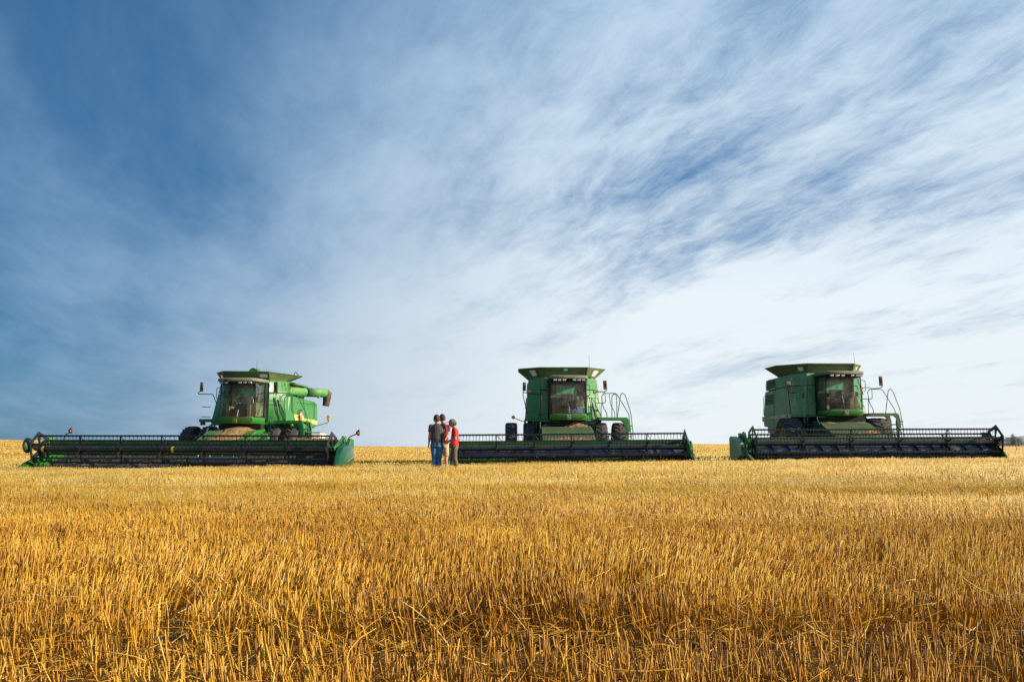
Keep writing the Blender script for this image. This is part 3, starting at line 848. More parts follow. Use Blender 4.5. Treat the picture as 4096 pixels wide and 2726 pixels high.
    m.box(C - .36, C - .28, -1.5, -1.1, 2.58, 2.63); m.box(C + .28, C + .36, -1.5, -1.1, 2.58, 2.63); m.box(C - .16, C + .16, -1.45, -1.15, 2.07, 2.35)
    m.build('seat', INTD, cab, bevel=.03)
    m = MB(); m.cyl((C - .02, -1.95, 2.07), (C - .02, -1.72, 2.62), .045, 10)
    ring = []
    for k in range(20):
        a = 2 * pi * k / 20; ring.append(Vector((C - .02 + .19 * cos(a), -1.66 + .08 * sin(a), 2.66 + .15 * sin(a))))
    m.tube(ring, .016, 6, closed=True)
    for k in (3, 10, 17): m.cyl(ring[k], (C - .02, -1.70, 2.65), .012, 6)
    m.build('steering_wheel', BLK, cab, smooth=True)
    m = MB(); m.box(C + .33, C + .60, -1.86, -1.80, 2.58, 2.75); m.box(C + .45, C + .48, -1.83, -1.80, 2.1, 2.6); m.build('monitor', mat('monitor_case', (.35, .30, .22), .6), cab, bevel=.01)
    # pillars + seals
    m = MB()
    for s in (-1, 1):
        m.beam((C + s * .705, y0 + .14, 2.05), (C + s * .69, y0 + .17, 3.36), .035, .05, up=(0, 1, 0))
        m.beam((C + s * .70, -1.02, 2.05), (C + s * .74, -.95, 3.36), .06, .14, up=(0, 1, 0))
        m.beam((C + s * .705, y0 + .12, 2.066), (C + s * .70, -.92, 2.066), .03, .03)
    m.build('cab_pillar', BLK, cab, bevel=.006)
    m = MB()
    for s in (-1, 1): m.box(C + s * .60, C + s * .76, -.93, -.83, 1.86, 3.40)
    m.build('cab_seal', DARK, cab)
    # glass
    def gl(z, hw, yf): return cl(z, hw, yf)[2:-2]
    m = MB(); m.loft([gl(2.058, .705, y0 - .0), gl(2.5, .70, y0 - .03), gl(2.95, .69, y0 - .02), gl(3.312, .68, y0 + .03)], close=False, cap=False)
    m.build('windshield', GLS, cab, smooth=True, ang=60)
    for s in (-1, 1):
        m = MB(); m.add([(C + s * .71, y0 + .15, 2.07), (C + s * .705, -1.06, 2.07), (C + s * .72, -1.0, 3.34), (C + s * .69, y0 + .18, 3.34)], [(0, 1, 2, 3)])
        m.build('side_window', GLS2, cab)
        m = MB(); m.tube(round_poly([(C + s * .70, y0 + .10, 3.20), (C + s * .83, y0 + .06, 3.18), (C + s * .84, y0 + .06, 2.78), (C + s * .70, y0 + .10, 2.74)], .06), .013, 6); m.build('grab_handle', BLK, cab, smooth=True)
    # roof
    def rf(z, g, yb2=-.80):
        return [(C - .80 + g, yb2, z), (C - .80 + g, -1.45, z), (C - .735 + g, -2.12 + g, z), (C - .66 + g, -2.20 + g, z), (C, -2.235 + g, z), (C + .66 - g, -2.20 + g, z), (C + .735 - g, -2.12 + g, z), (C + .80 - g, -1.45, z), (C + .80 - g, yb2, z)]
    m = MB(); m.loft([rf(3.405, .03), rf(3.43, 0), rf(3.50, 0), rf(3.535, .03), rf(3.55, .09)]); rfo = m.build('cab_roof', ROOFM, cab, smooth=True, ang=50)
    m = MB(); m.loft([rf(3.31, .12), rf(3.32, .09), rf(3.403, .03)]); m.build('roof_visor', DARK, cab)
    nl = P['lamps']
    for u_ in nl:
        m = MB(); m.box(C + u_ - .068, C + u_ + .068, -2.222 + .03 * abs(u_) , -2.10, 3.326, 3.398); m.build('roof_lamp', LENS, cab, bevel=.012)
    # wiper
    m = MB(); m.beam((C + P['wip'][0], y0 - .10, 3.33), (C + P['wip'][1], y0 - .115, P['wip'][2]), .012, .012); m.beam((C + P['wip'][0] - .05, y0 - .10, 3.33), (C + P['wip'][1] - .06, y0 - .115, P['wip'][2] + .04), .010, .010)
    m.beam((C + P['wip'][1] - .16, y0 - .105, P['wip'][2] + .38), (C + P['wip'][1] + .08, y0 - .10, P['wip'][2] - .28), .014, .02)
    m.build('wiper', BLK, cab)
    # ---- under the cab and feeder house
    m = MB(); m.box(-.72, .98, -1.7, -.8, 1.60, 1.80); m.build('cab_support', DARK, root)
    m = MB(); m.cyl((C + .80, -1.2, 1.74), (C + 1.25, -.95, 1.72), .05, 8); m.box(C + .9, C + 1.0, -1.3, -1.1, 1.66, 1.8); m.cyl((C + 1.0, -1.15, 1.74), (C + 1.0, -1.25, 1.74), .08, 12); m.build('hydraulic_coupling', STD, root, bevel=.004)
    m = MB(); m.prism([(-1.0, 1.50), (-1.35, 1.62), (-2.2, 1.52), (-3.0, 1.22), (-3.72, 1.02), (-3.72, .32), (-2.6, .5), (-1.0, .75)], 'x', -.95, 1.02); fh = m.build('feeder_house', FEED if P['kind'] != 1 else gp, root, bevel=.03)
    m = MB()
    for s in (-.95, 1.02):
        sg = -1 if s < 0 else 1
        m.prism([(-1.1, 1.30), (-2.2, 1.42), (-3.6, .98), (-3.6, .80), (-2.2, 1.2), (-1.1, 1.1)], 'x', s, s + sg * .05)
        m.cyl((s + sg * .15, -1.0, 1.05), (s + sg * .15, -3.4, .55), .055, 8)
        m.cyl((s + sg * .02, -1.7, 1.25), (s + sg * .10, -1.7, 1.25), .20, 16)
    m.tube(round_poly([(-.98, -2.3, 1.40), (-.98, -1.9, 1.76), (-.55, -1.8, 1.78), (-.2, -1.75, 1.72)], .10), .022, 6)
    m.build('feeder_arm', FEED, fh, smooth=True, ang=30)
    m = MB(); rr_ = random.Random(P['X'])
    for k in range(9):
        a = rr_.uniform(-.1, .35); xx = rr_.choice((-1.12, 1.15)) + rr_.uniform(-.1, .1)
        m.tube([(xx, -1.0, 1.5 + a * .4), (xx + .05, -1.6, 1.2 + a), (xx - .05, -2.4, 1.0 + a), (xx, -3.5, .85)], .018, 6)
    m.build('hydraulic_hose', BLK, fh, smooth=True)
    # side stays left of the feeder
    m = MB()
    for xx in (-1.10, -1.22, 1.12, 1.2): m.beam((xx, -1.2, 1.0), (xx, -1.2, 1.8), .05, .05)
    m.build('frame_post', HG, root)
    # ---- platform, rails and ladder
    dz = 1.94
    m = MB(); m.prism([(1.38, -1.35), (2.50, -1.35), (2.50, -.45), (1.54, -.45), (1.54, -.62), (1.38, -.7)], 'z', dz - .035, dz)
    m.prism([(1.36, dz - .04), (2.53, dz - .04), (2.60, 1.62), (2.60, 1.35), (2.46, 1.35), (2.42, 1.73), (2.31, 1.83), (1.38, 1.83)], 'y', -1.37, -1.31)
    m.prism([(1.50, dz - .04), (2.53, dz - .04), (2.60, 1.62), (2.60, .7), (2.48, .7), (2.42, 1.73), (2.31, 1.83), (1.50, 1.83)], 'y', -.50, -.44)
    pf = m.build('platform', P.get('deck', gp), root, bevel=.006)
    rails = P['rails']
    for pts, r_ in rails:
        m = MB(); m.tube(round_poly(pts, .10, 5), r_, 8); m.build('handrail', HG, pf, smooth=True)
    m = MB()
    m.beam((2.46, -1.34, 1.66), (2.50, -1.34, .48), .12, .03, up=(0, 1, 0)); m.beam((2.46, -.50, 1.66), (2.50, -.50, .48), .12, .03, up=(0, 1, 0))
    for z in (.55, .86, 1.17, 1.48): m.box(2.46, 2.66, -1.33, -.51, z, z + .035)
    for (z0_) in (1.58,): m.box(2.52, 2.70, -1.36, -1.30, z0_, z0_ + .05)
    m.build('ladder', P['ladder'], pf, bevel=.005)
    # ---- mirrors
    def mirror(x, z, w_, h_, arm, tilt=0.0):
        m = MB(); m.box(-w_ / 2, w_ / 2, -.03, .03, -h_ / 2, h_ / 2)
        o = m.build('mirror', MRB, root, bevel=.028, seg=3); o.location = (x, -1.6, z); o.rotation_euler = (0, R(tilt), R(-4 if x > 0 else 6))
        m = MB(); m.box(-w_ / 2 + .015, w_ / 2 - .015, .031, .036, -h_ / 2 + .015, h_ / 2 - .015); m.build('mirror_glass', mat_mirror, o)
        inv = (Matrix.Translation(o.location) @ o.rotation_euler.to_matrix().to_4x4()).inverted()
        m = MB()
        for pts in arm: m.tube([inv @ Vector(p) for p in round_poly(pts, .06)], .016, 6)
        m.box(-.045, .045, -.06, -.032, -.06, .06)
        m.build('mirror_arm', BLK, o, smooth=True, ang=40)
    mirror(*P['mirL']); mirror(*P['mirR'])
    # ---- lamps and signals
    for (x, y, z, w_, h_, mt_) in P['signals']:
        m = MB(); m.box(x - w_ / 2, x + w_ / 2, y - .03, y + .03, z - h_ / 2, z + h_ / 2); m.build('turn_signal', mt_, root, bevel=.012)
    for (x, y, z, w_, h_) in P.get('decals', []):
        m = MB(); m.box(x - w_ / 2, x + w_ / 2, y - .004, y + .004, z - h_ / 2, z + h_ / 2); d = m.build('warning_decal', WHT, root)
        m = MB(); m.box(x - w_ / 5, x + w_ / 5, y - .008, y, z - h_ / 5, z + h_ / 5); m.build('decal_mark', REDL, d)
    for (pts, lx, ly, lz) in P.get('beacons', []):
        m = MB(); m.tube(round_poly(pts, .08), .016, 6); a_ = m.build('lamp_arm', gp, root, smooth=True)
        m = MB(); m.lathe([(-.03, .0), (-.03, .055), (0, .075), (.02, .06), (.03, 0)], 'y', (lx, ly, lz), 14, closed=False); m.build('marker_lamp', WHT, a_, smooth=True)
        m = MB(); m.lathe([(-.045, .0), (-.045, .04), (-.028, .05), (-.02, 0)], 'y', (lx, ly, lz), 12, closed=False); m.build('marker_lens', AMB, a_, smooth=True)
    ax_, ay_, az0, az1, tl = P['antenna']
    m = MB(); m.tube([(ax_, ay_, az0), (ax_ + tl * .5, ay_, (az0 + az1) / 2), (ax_ + tl, ay_, az1)], [.012, .008, .005], 6); m.box(ax_ - .03, ax_ + .03, ay_ - .03, ay_ + .03, az0 - .05, az0 + .03); m.build('antenna', BLK, root)
    # ---- unloading auger
    ax0, ay0, az_, ax1, ay1, az1_ = P['auger']
    p0 = Vector((ax0, ay0, az_)); p1 = Vector((ax1, ay1, az1_)); d = (p1 - p0).normalized()
    m = MB(); m.tube([p0, p0 + d * 1.2], .19, 20); m.tube([p0 + d * 1.2, p0 + d * 1.23, p0 + d * 1.29, p0 + d * 1.32], [.19, .215, .215, .19], 20, cap=False); m.tube([p0 + d * 1.32, p1 - d * .4, p1 - d * .05, p1 + d * .08], [.19, .185, .185, .12], 20)
    for q in (1.6, 2.0, 2.6): m.cyl(p0 + d * q + Vector((0, 0, .18)), p0 + d * q + Vector((0, 0, .22)), .018, 6)
    m.box(p1.x - .08, p1.x + .0, p1.y - .9, p1.y - .8, p1.z - .26, p1.z - .17)
    ug = m.build('unloading_auger', AUG, root, smooth=True, ang=40)
    m = MB(); e = p1 - d * .10
    m.tube([e + Vector((.04, .02, .05)), e + Vector((.10, .06, -.02)), e + Vector((.08, .06, -.16)), e + Vector((.06, .05, -.40)), e + Vector((.03, .05, -.56))], [.15, .185, .18, .155, .15], 16)
    m.build('auger_spout', RUBB, ug, smooth=True, ang=50)
    m = MB(); m.tube(round_poly([(ax0 - .15, ay0 - .25, 2.9), (ax0 - .1, ay0 - .2, 3.2), p0 + d * .1], .2), .2, 14); m.build('auger_elbow', AUG, ug, smooth=True)
    for fn in P.get('extra', []): fn(root, body, pf)
    header(root, P)
    return root

mat_mirror = mat('mirror_silver', (0.8, 0.82, 0.85), 0.05, metal=1.0)

def header(root, P):
    H = P['header']; xa, xb = H['x0'], H['x1']; ry, rz, rr = -4.7, H['rz'], .49
    tilt = H.get('tilt', 0.0)
    xc = (xa + xb) / 2; L = xb - xa
    T = Matrix.Translation((xc, 0, rz)) @ Matrix.Rotation(-tilt, 4, 'Y') @ Matrix.Translation((-xc, 0, -rz))
    dzm = rz - .74
    def B(m, *a, **k): m.xf(T); return m.build(*a, **k)
    ea, eb = xa - .16, xb + H.get('over', .16)
    # frame: back sheet, top beam, floor
    zt = H['back']
    m = MB()
    m.prism([(-3.74, .10), (-3.80, .10), (-3.80, zt - .10), (-3.74, zt - .10)], 'x', ea, eb)
    m.prism([(-3.82, zt - .12), (-3.60, zt - .12), (-3.60, zt), (-3.82, zt)], 'x', ea, eb)
    m.prism([(-3.80, .10), (-4.0, .06), (-4.45, .07), (-5.12, .15), (-5.12, .12), (-4.45, .04), (-3.9, .03), (-3.6, .05)], 'x', ea, eb)
    m.prism([(-3.6, .1), (-3.42, .1), (-3.42, .3), (-3.6, .3)], 'x', ea, eb)
    n = int(L / .75)
    for k in range(n + 1):
        x = xa + L * k / n; m.box(x - .03, x + .03, -3.74, -3.60, .1, zt - .1)
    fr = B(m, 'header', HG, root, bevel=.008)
    m = MB(); m.prism([(-3.826, zt - .02), (-3.826, zt + .004), (-3.79, zt + .004), (-3.79, zt - .02)], 'x', ea, eb); B(m, 'top_trim', mat('header_edge', (.20, .26, .12), .5), fr)
    # cutter bar with guards
    m = MB(); m.box(ea, eb, -5.16, -5.08, .11, .15)
    k = 0
    while ea + k * .15 < eb:
        x = ea + k * .15; m.add([(x - .018, -5.14, .12), (x + .018, -5.14, .12), (x, -5.27, .14), (x, -5.14, .16)], [(0, 1, 2), (1, 3, 2), (3, 0, 2), (0, 3, 1)]); k += 1
    B(m, 'cutter_bar', STD, fr)
    cxf = P['cab_x']
    if H.get('draper'):
        m = MB(); m.prism([(-3.82, .56), (-3.86, .60), (-4.95, .24), (-5.04, .20), (-5.02, .14), (-3.90, .44)], 'x', ea + .62, cxf - .9); m.prism([(-3.82, .56), (-3.86, .60), (-4.95, .24), (-5.04, .20), (-5.02, .14), (-3.90, .44)], 'x', cxf + 1.0, eb - .1)
        m2 = MB(); m2.prism([(-3.82, .62), (-4.95, .27), (-5.04, .20), (-5.02, .14), (-3.90, .44)], 'x', ea + .08, ea + .60)
        for q_ in range(3): m2.beam((ea + .16 + q_ * .16, -3.87, .64), (ea + .16 + q_ * .16, -4.95, .30), .03, .04)
        B(m2, 'end_ramp', G1, fr)  # brighter paint stands in for sunlight falling on this end
        k = 1
        while ea + .25 + k * .42 < eb - .2:
            x = ea + .25 + k * .42; k += 1
            if cxf - 1.0 < x < cxf + 1.1: continue
            m.beam((x, -3.87, .612), (x, -4.95, .252), .022, .022)
        B(m, 'draper_belt', mat('belt_grey', (0.030, 0.035, 0.044), .5, var=.25, dust=.3, dustcol=(.14, .11, .08)), fr)
        m = MB(); m.cyl((cxf - .85, -4.0, .42), (cxf + .95, -4.0, .42), .16, 18)
        for k in range(12): m.cyl((cxf - .75 + k * .15, -4.0, .42), (cxf - .75 + k * .15, -4.0 - .28 * cos(k * 2.1), .42 + .28 * sin(k * 2.1)), .012, 6)
        B(m, 'feed_drum', STL, fr, smooth=True)
    else:
        az, ay, ar, fr_, pt_ = H['aug']
        m = MB(); m.cyl((ea + .1, ay, az), (eb - .1, ay, az), ar, 20)
        for (s0, s1, hd) in ((ea + .12, cxf - .45, 1), (eb - .12, cxf + .45, -1)):
            Lf = abs(s1 - s0); N_ = int(Lf / pt_ * 22); vs = []; fs = []
            for i_ in range(N_ + 1):
                u_ = i_ / N_; a = hd * 2 * pi * u_ * Lf / pt_; x = s0 + (s1 - s0) * u_
                for rad in (ar - .01, fr_):
                    for dxx in (-.004, .004): vs.append((x + dxx, ay + rad * cos(a), az + rad * sin(a)))
            for i_ in range(N_):
                o = i_ * 4; fs += [(o, o + 2, o + 6, o + 4), (o + 1, o + 5, o + 7, o + 3), (o + 2, o + 3, o + 7, o + 6)]
            m.add(vs, fs)
        au = B(m, 'gathering_auger', H['augmat'], fr, smooth=True, ang=35)
        m = MB()
        for k in range(14):
            x = cxf - .42 + .84 * k / 13; a = k * 2.4
            m.cyl((x, ay + .12 * cos(a), az + .12 * sin(a)), (x, ay + .30 * cos(a), az + .30 * sin(a)), .010, 6)
        B(m, 'retracting_finger', STL, au)
        for k in range(H.get('clips', 0)):
            x = H['clipx'] + k * H['clipd']
            m = MB(); m.beam((x, ay - .10, az + .05), (x + .06, ay - .16, az + .17), .03, .012); B(m, 'auger_finger', WHT, au)
    # bright worn deck at the throat
    m = MB(); m.prism([(-3.86, .18), (-4.5, .115), (-5.0, .16), (-5.0, .175), (-4.5, .13), (-3.86, .20)], 'x', cxf - 1.0, cxf + 1.3); B(m, 'worn_deck', STL, fr)
    # reel
    m = MB(); m.cyl((xa + .03, ry, rz), (xb - .03, ry, rz), H.get('tr', .095), 20); tb = B(m, 'reel_tube', BLK2, fr, smooth=True, ang=40)
    for (q) in H.get('bands', []):
        m = MB(); m.cyl((q - .035, ry, rz), (q + .035, ry, rz), H.get('tr', .095) + .008, 20); B(m, 'reel_band', BAND, tb, smooth=True, ang=40)
    nb = H['bays']
    stations = [xa + L * k / nb for k in range(nb + 1)]
    rs = random.Random(5)
    for b_ in range(6):
        a = R(H['phase'] + 60 * b_)
        # pitch angle 0 = towards the camera (-y)
        by = ry - rr * cos(a); bz = rz + rr * sin(a)
        m = MB(); m.box(xa, xb, by - .020, by + .020, bz - .029, bz + .029)
        k = 0; sp = H['tine']
        while xa + .05 + k * sp < xb - .03:
            x = xa + .05 + k * sp
            jx = rs.gauss(0, .008); jl = rs.uniform(.95, 1.05)
            m.box(x - .022, x + .022, by - .029, by + .029, bz - .036, bz + .036)
            m.tube([(x, by + .0, bz - .02), (x + jx, by + .012, bz - .10), (x + jx * 2, by + .04, bz - .19 * jl)], .0085, 4)
            k += 1
        B(m, 'reel_bat', BLK, fr)
    for i_, x in enumerate(stations):
        m = MB(); ends = i_ in (0, nb)
        if ends:
            s = -1 if i_ == 0 else 1
            x += s * .03
            # hexagonal end plate with openings
            R0 = rr + .075; vs = []; fs = []
            def hexp(rad, ang):
                seg = pi / 3; w_ = (ang - R(H['phase'])) % seg - seg / 2
                return rad * cos(seg / 2) / cos(w_)
            Nn = 72
            rings = [(.10, 0), (.17, 0), (R0 * .80, 1), (R0, 1)]
            grid = []
            for k in range(Nn):
                a = 2 * pi * k / Nn
                grid.append([(rad if not hx_ else hexp(rad / cos(pi / 6), a)) for rad, hx_ in rings])
            for side_ in (-.008, .008):
                for k in range(Nn):
                    a = 2 * pi * k / Nn
                    for rad in grid[k]: vs.append((x + side_, ry - rad * cos(a), rz + rad * sin(a)))
            def vid(sd, k, j): return sd * Nn * 4 + (k % Nn) * 4 + j
            for k in range(Nn):
                ph = ((2 * pi * (k + .5) / Nn - R(H['phase'])) % (pi / 3)) / (pi / 3)
                for j in range(3):
                    if j == 1 and .16 < ph < .84: continue
                    for sd in (0, 1): fs.append((vid(sd, k, j), vid(sd, k + 1, j), vid(sd, k + 1, j + 1), vid(sd, k, j + 1)))
                fs.append((vid(0, k, 3), vid(0, k + 1, 3), vid(1, k + 1, 3), vid(1, k, 3)))
            m.add(vs, fs)
            m.cyl((x - .04, ry, rz), (x + .04, ry, rz), .14, 16)
            B(m, 'reel_end_plate', BLK, fr)
        else:
            m.cyl((x - .03, ry, rz), (x + .03, ry, rz), H.get('tr', .095) + .03, 16)
            for b_ in range(6):
                a = R(H['phase'] + 60 * b_); ca, sa = cos(a), sin(a)
                m.beam((x, ry - .08 * ca, rz + .08 * sa), (x, ry - rr * ca, rz + rr * sa), .05, .03, up=(1, 0, 0))
                ax2 = a + R(24)
                m.cyl((x, ry - .28 * ca, rz + .28 * sa), (x - .0, ry - .36 * cos(ax2), rz + .36 * sin(ax2)), .012, 5)
                m.cyl((x, ry - rr * ca, rz + rr * sa), (x + .16, ry - (rr * .62) * ca, rz + rr * .62 * sa), .012, 5)
            B(m, 'reel_spider', BLK, fr, smooth=True, ang=30)
    # reel arms and lift cylinders
    for s, e in ((-1, ea), (1, eb)):
        x = e + s * .02
        m = MB(); m.beam((x, -3.70, zt + .10), (x, ry - .12, rz + .03), .07, .12); m.box(x - .05, x + .05, -3.8, -3.55, zt - .1, zt + .16); m.cyl((x - s * .22, ry, rz), (x + s * .06, ry, rz), .05, 10)
        m.cyl((x, -4.0, zt - .25), (x, -4.4, (zt + rz) / 2 + .02), .035, 8)
        ra = B(m, 'reel_arm', H['armmat'], fr, bevel=.008)
        m = MB(); m.cyl((x + s * .05, -3.85, zt - .42), (x + s * .05, -4.32, rz + .16), .018, 8); B(m, 'lift_cylinder', STL, ra, smooth=True)
        # hoses
        m = MB(); m.tube(round_poly([(x + s * .03, -3.7, zt + .12), (x + s * .10, -4.0, zt + .02), (x + s * .06, -4.35, rz + .24), (x, -4.62, rz + .10)], .15), .014, 6)
        B(m, 'reel_hose', BLK, ra, smooth=True)
    # end sheets and crop dividers
    for s, e, kind in ((-1, ea, H['divL']), (1, eb, H['divR'])):
        x = e + s * .07
        m = MB(); m.prism([(-3.45, .08), (-3.45, zt - .05), (-3.75, zt - .02), (-4.1, .72), (-4.9, .42), (-5.2, .16), (-5.2, .06)], 'x', x - .02, x + .02); es = B(m, 'end_sheet', H.get('sheet', HG), fr)
        m = MB()
        if kind == 'none':
            m.prism([(-3.45, .62), (-3.45, .95), (-3.75, 1.0), (-4.0, .8), (-4.3, .55), (-4.35, .40)], 'x', x + s * .02, x + s * .10); B(m, 'drive_guard', HG, fr, bevel=.02)
        elif kind == 'bulky':
            W = .37
            prof = [(-3.45, .30, .96, .70), (-3.8, .16, 1.03, .90), (-4.2, .12, 1.02, 1.0), (-4.65, .10, .95, 1.0), (-4.95, .09, .80, .92), (-5.35, .07, .48, .66), (-5.7, .06, .20, .28), (-5.82, .06, .10, .1)]
            loops = []
            for (y, z0, z1, k) in prof:
                w_ = W * k; xi = x + s * .02 + s * (.0 if y > -4.7 else (1 - k) * .34)
                hgt_ = z1 - z0; Lp = []
                for (u_, v_) in ((0, .0), (.0, .62), (.03, .93), (.14, 1.0), (.60, .97), (.86, .84), (1.0, .55), (.97, .25), (.7, .0)):
                    Lp.append((xi + s * u_ * w_, y, z0 + v_ * hgt_))
                loops.append(Lp)
            m.loft(loops); dv = B(m, 'crop_divider', H['divmat'], fr, smooth=True, ang=32)
            m = MB(); m.tube([(x + s * (W * .90 + .03), -3.8, .60), (x + s * (W + .03), -4.2, .54), (x + s * (W + .03), -4.65, .44)], .008, 4); B(m, 'divider_line', CRM, dv)
            m = MB(); m.prism([(-3.25, .3), (-3.25, 1.20), (-3.62, 1.24), (-3.80, 1.0), (-3.7, .3)], 'x', x + s * .05, x + s * .20); B(m, 'drive_guard', HG, fr, bevel=.03)
        elif kind == 'shield':
            m.prism([(-3.3, .95), (-3.42, 1.02), (-4.0, .95), (-4.25, .86), (-4.45, .60), (-4.6, .32), (-4.4, .12), (-3.5, .12), (-3.3, .3)], 'x', x + s * .02, x + s * .28)
            dv = B(m, 'crop_divider', H['divmat'], fr, bevel=.03)
            m = MB(); m.beam((x + s * .1, -4.3, .62), (x + s * .04, -5.75, .08), .09, .10); m.beam((x + s * .14, -3.9, .90), (x + s * .04, -5.5, .12), .03, .05); B(m, 'divider_snout', HG, dv)
            m = MB(); m.prism([(-4.0, 1.18), (-4.16, 1.18), (-4.3, .98), (-4.34, .80), (-4.2, .60), (-3.98, .60), (-3.9, .85)], 'x', x - s * .12, x - s * .03); B(m, 'drive_guard', G3, dv, bevel=.02)
            text_mesh('LIFT', .05, .002, 'warning_text', CRM, dv, (x + s * .285, -4.1, .52), (R(90), 0, R(90 * s)))
        else:
            m.prism([(-3.5, .90), (-3.7, 1.0), (-4.0, .9), (-4.5, .55), (-5.1, .36), (-5.75, .08), (-5.2, .05), (-4.4, .06), (-3.5, .1)], 'x', x + s * .02, x + s * .14)
            dv = B(m, 'crop_divider', H['divmat'], fr, bevel=.025)
            gx_ = H.get('guard')
            if gx_ and s < 0: m = MB(); m.sphere(gx_, .30, 16, 12, (.42, .9, .95)); m.box(gx_[0], ea, gx_[1] - .05, gx_[1] + .05, gx_[2] - .08, gx_[2] + .08); B(m, 'drive_guard', GDK, dv, smooth=True, ang=50)
            else: m = MB(); m.sphere((x + s * .12, -4.0, .72), .25, 14, 10, (.35, 1, 1)); B(m, 'drive_guard', HG, dv, smooth=True)
    for (pts, lx, ly, lz, w_) in H.get('pods', []):
        m = MB(); m.tube(round_poly(pts, .06), .022, 6); ar_ = B(m, 'lamp_arm', HG, fr, smooth=True)
        m = MB(); m.prism([(lx - w_ * .5, lz + .02), (lx + w_ * .5, lz + .13), (lx + w_ * .55, lz - .10), (lx + w_ * .1, lz - .12), (lx - w_ * .4, lz - .05)], 'y', ly - .03, ly + .03); B(m, 'marker_board', REDL, ar_, bevel=.01)
        m = MB(); m.lathe([(-.05, 0), (-.05, .026), (-.03, .034), (-.02, 0)], 'y', (lx + w_ * .15, ly, lz - .02), 12, closed=False); B(m, 'marker_lamp', AMB, ar_, smooth=True)
GDK = mat('guard_dark_green', (0.008, .055, .018), .5, var=.2, dust=.3)
DECK3 = mat('platform_dusty', (.07, .13, .05), .6, var=.2, dust=.6, dustcol=(.16, .12, .07))
AUGB = mat('auger_steel_blue', (0.09, 0.12, 0.19), 0.36, metal=0.5, var=0.35, dust=0.3, dustcol=(0.16, 0.12, 0.08))
EXT = lambda zf, zl, zr: [(-.92, -.97, zf), (.95, -.97, zf), (1.80, .45, zr), (1.80, 1.95, zr), (1.0, 2.6, zr), (-1.0, 2.6, zl), (-1.80, 1.95, zl), (-1.80, .45, zl)]
EXTB = [(-.90, -.76, 3.55), (.92, -.76, 3.55), (1.32, -.10, 3.55), (1.32, 1.6, 3.55), (1.0, 1.9, 3.55), (-1.0, 1.9, 3.55), (-1.32, 1.6, 3.55), (-1.32, -.10, 3.55)]
yr_ = -.85
def rails(a, dx=0.0):
    A = [([(1.26 + dx, yr_, 1.95), (1.27 + dx, yr_, 2.98), (1.66 + dx, yr_, 2.98), (1.68 + dx, yr_, 2.52), (1.28 + dx, yr_, 2.52)], .015), ([(1.51 + dx, yr_, 2.52), (1.50 + dx, yr_, 1.95)], .015)]
    Bq = ([(1.74 + dx, -.75, 1.93), (1.74 + dx, -.75, 2.11), (1.58 + dx, -.75, 2.40), (1.53 + dx, -.75, 2.80), (1.62 + dx, -.75, 2.92), (2.13 + dx, -.75, 2.92), (2.61 + dx * .5, -.8, 2.09), (2.65 + dx * .3, -.9, 1.64), (2.68, -.9, 1.0)], .017)
    Cq = ([(1.93 + dx, -.85, 1.93), (1.94 + dx, -.85, 2.80), (2.04 + dx, -.85, 2.91), (2.13 + dx, -.85, 2.82), (2.13 + dx, -.85, 1.93)], .017)
    D = ([(1.87 + dx, -.5, 2.90), (1.92 + dx, -.5, 2.45), (2.08 + dx, -.5, 2.18), (2.09 + dx, -.5, 1.93)], .015)
    E = ([(2.13 + dx, -1.0, 1.93), (2.27 + dx, -1.0, 2.84), (2.36 + dx, -1.0, 2.93), (2.46 + dx, -1.0, 2.83), (2.65, -1.2, 2.10), (2.71, -1.3, 1.36), (2.72, -1.3, .9)], .017)
    if a == 2: return A + [Bq, Cq, D, E]
    if a == 3: return A + [Bq, E]
    F = ([(1.55, -.6, 1.93), (1.57, -.6, 2.16), (1.51, -.6, 2.43), (1.50, -.6, 2.85), (1.58, -.6, 2.93), (2.13, -.6, 2.93), (2.25, -.6, 2.80), (2.34, -.6, 2.37), (2.42, -.6, 1.86), (2.47, -.7, 1.3)], .017)
    Gq = ([(1.49, -.7, 1.93), (1.49, -.7, 2.13), (1.35, -.7, 2.38), (1.39, -.7, 2.88), (1.47, -.7, 2.97), (2.05, -.7, 2.97), (2.52, -.8, 2.09), (2.56, -.8, 1.70), (2.58, -.8, 1.1)], .017)
    A1 = [([(.87, -.95, 1.98), (.85, -.95, 3.0), (1.30, -.95, 3.0), (1.22, -.95, 2.57), (.86, -.95, 2.57)], .014), ([(1.14, -.95, 2.57), (1.16, -.95, 1.98)], .014)]
    return A1 + [Gq, F, ([(1.79, -.6, 2.90), (1.77, -.6, 2.39), (1.88, -.6, 2.24)], .014), ([(1.82, -.6, 2.90), (1.83, -.6, 2.43), (1.90, -.6, 2.15), (1.91, -.6, 1.95)], .014)]

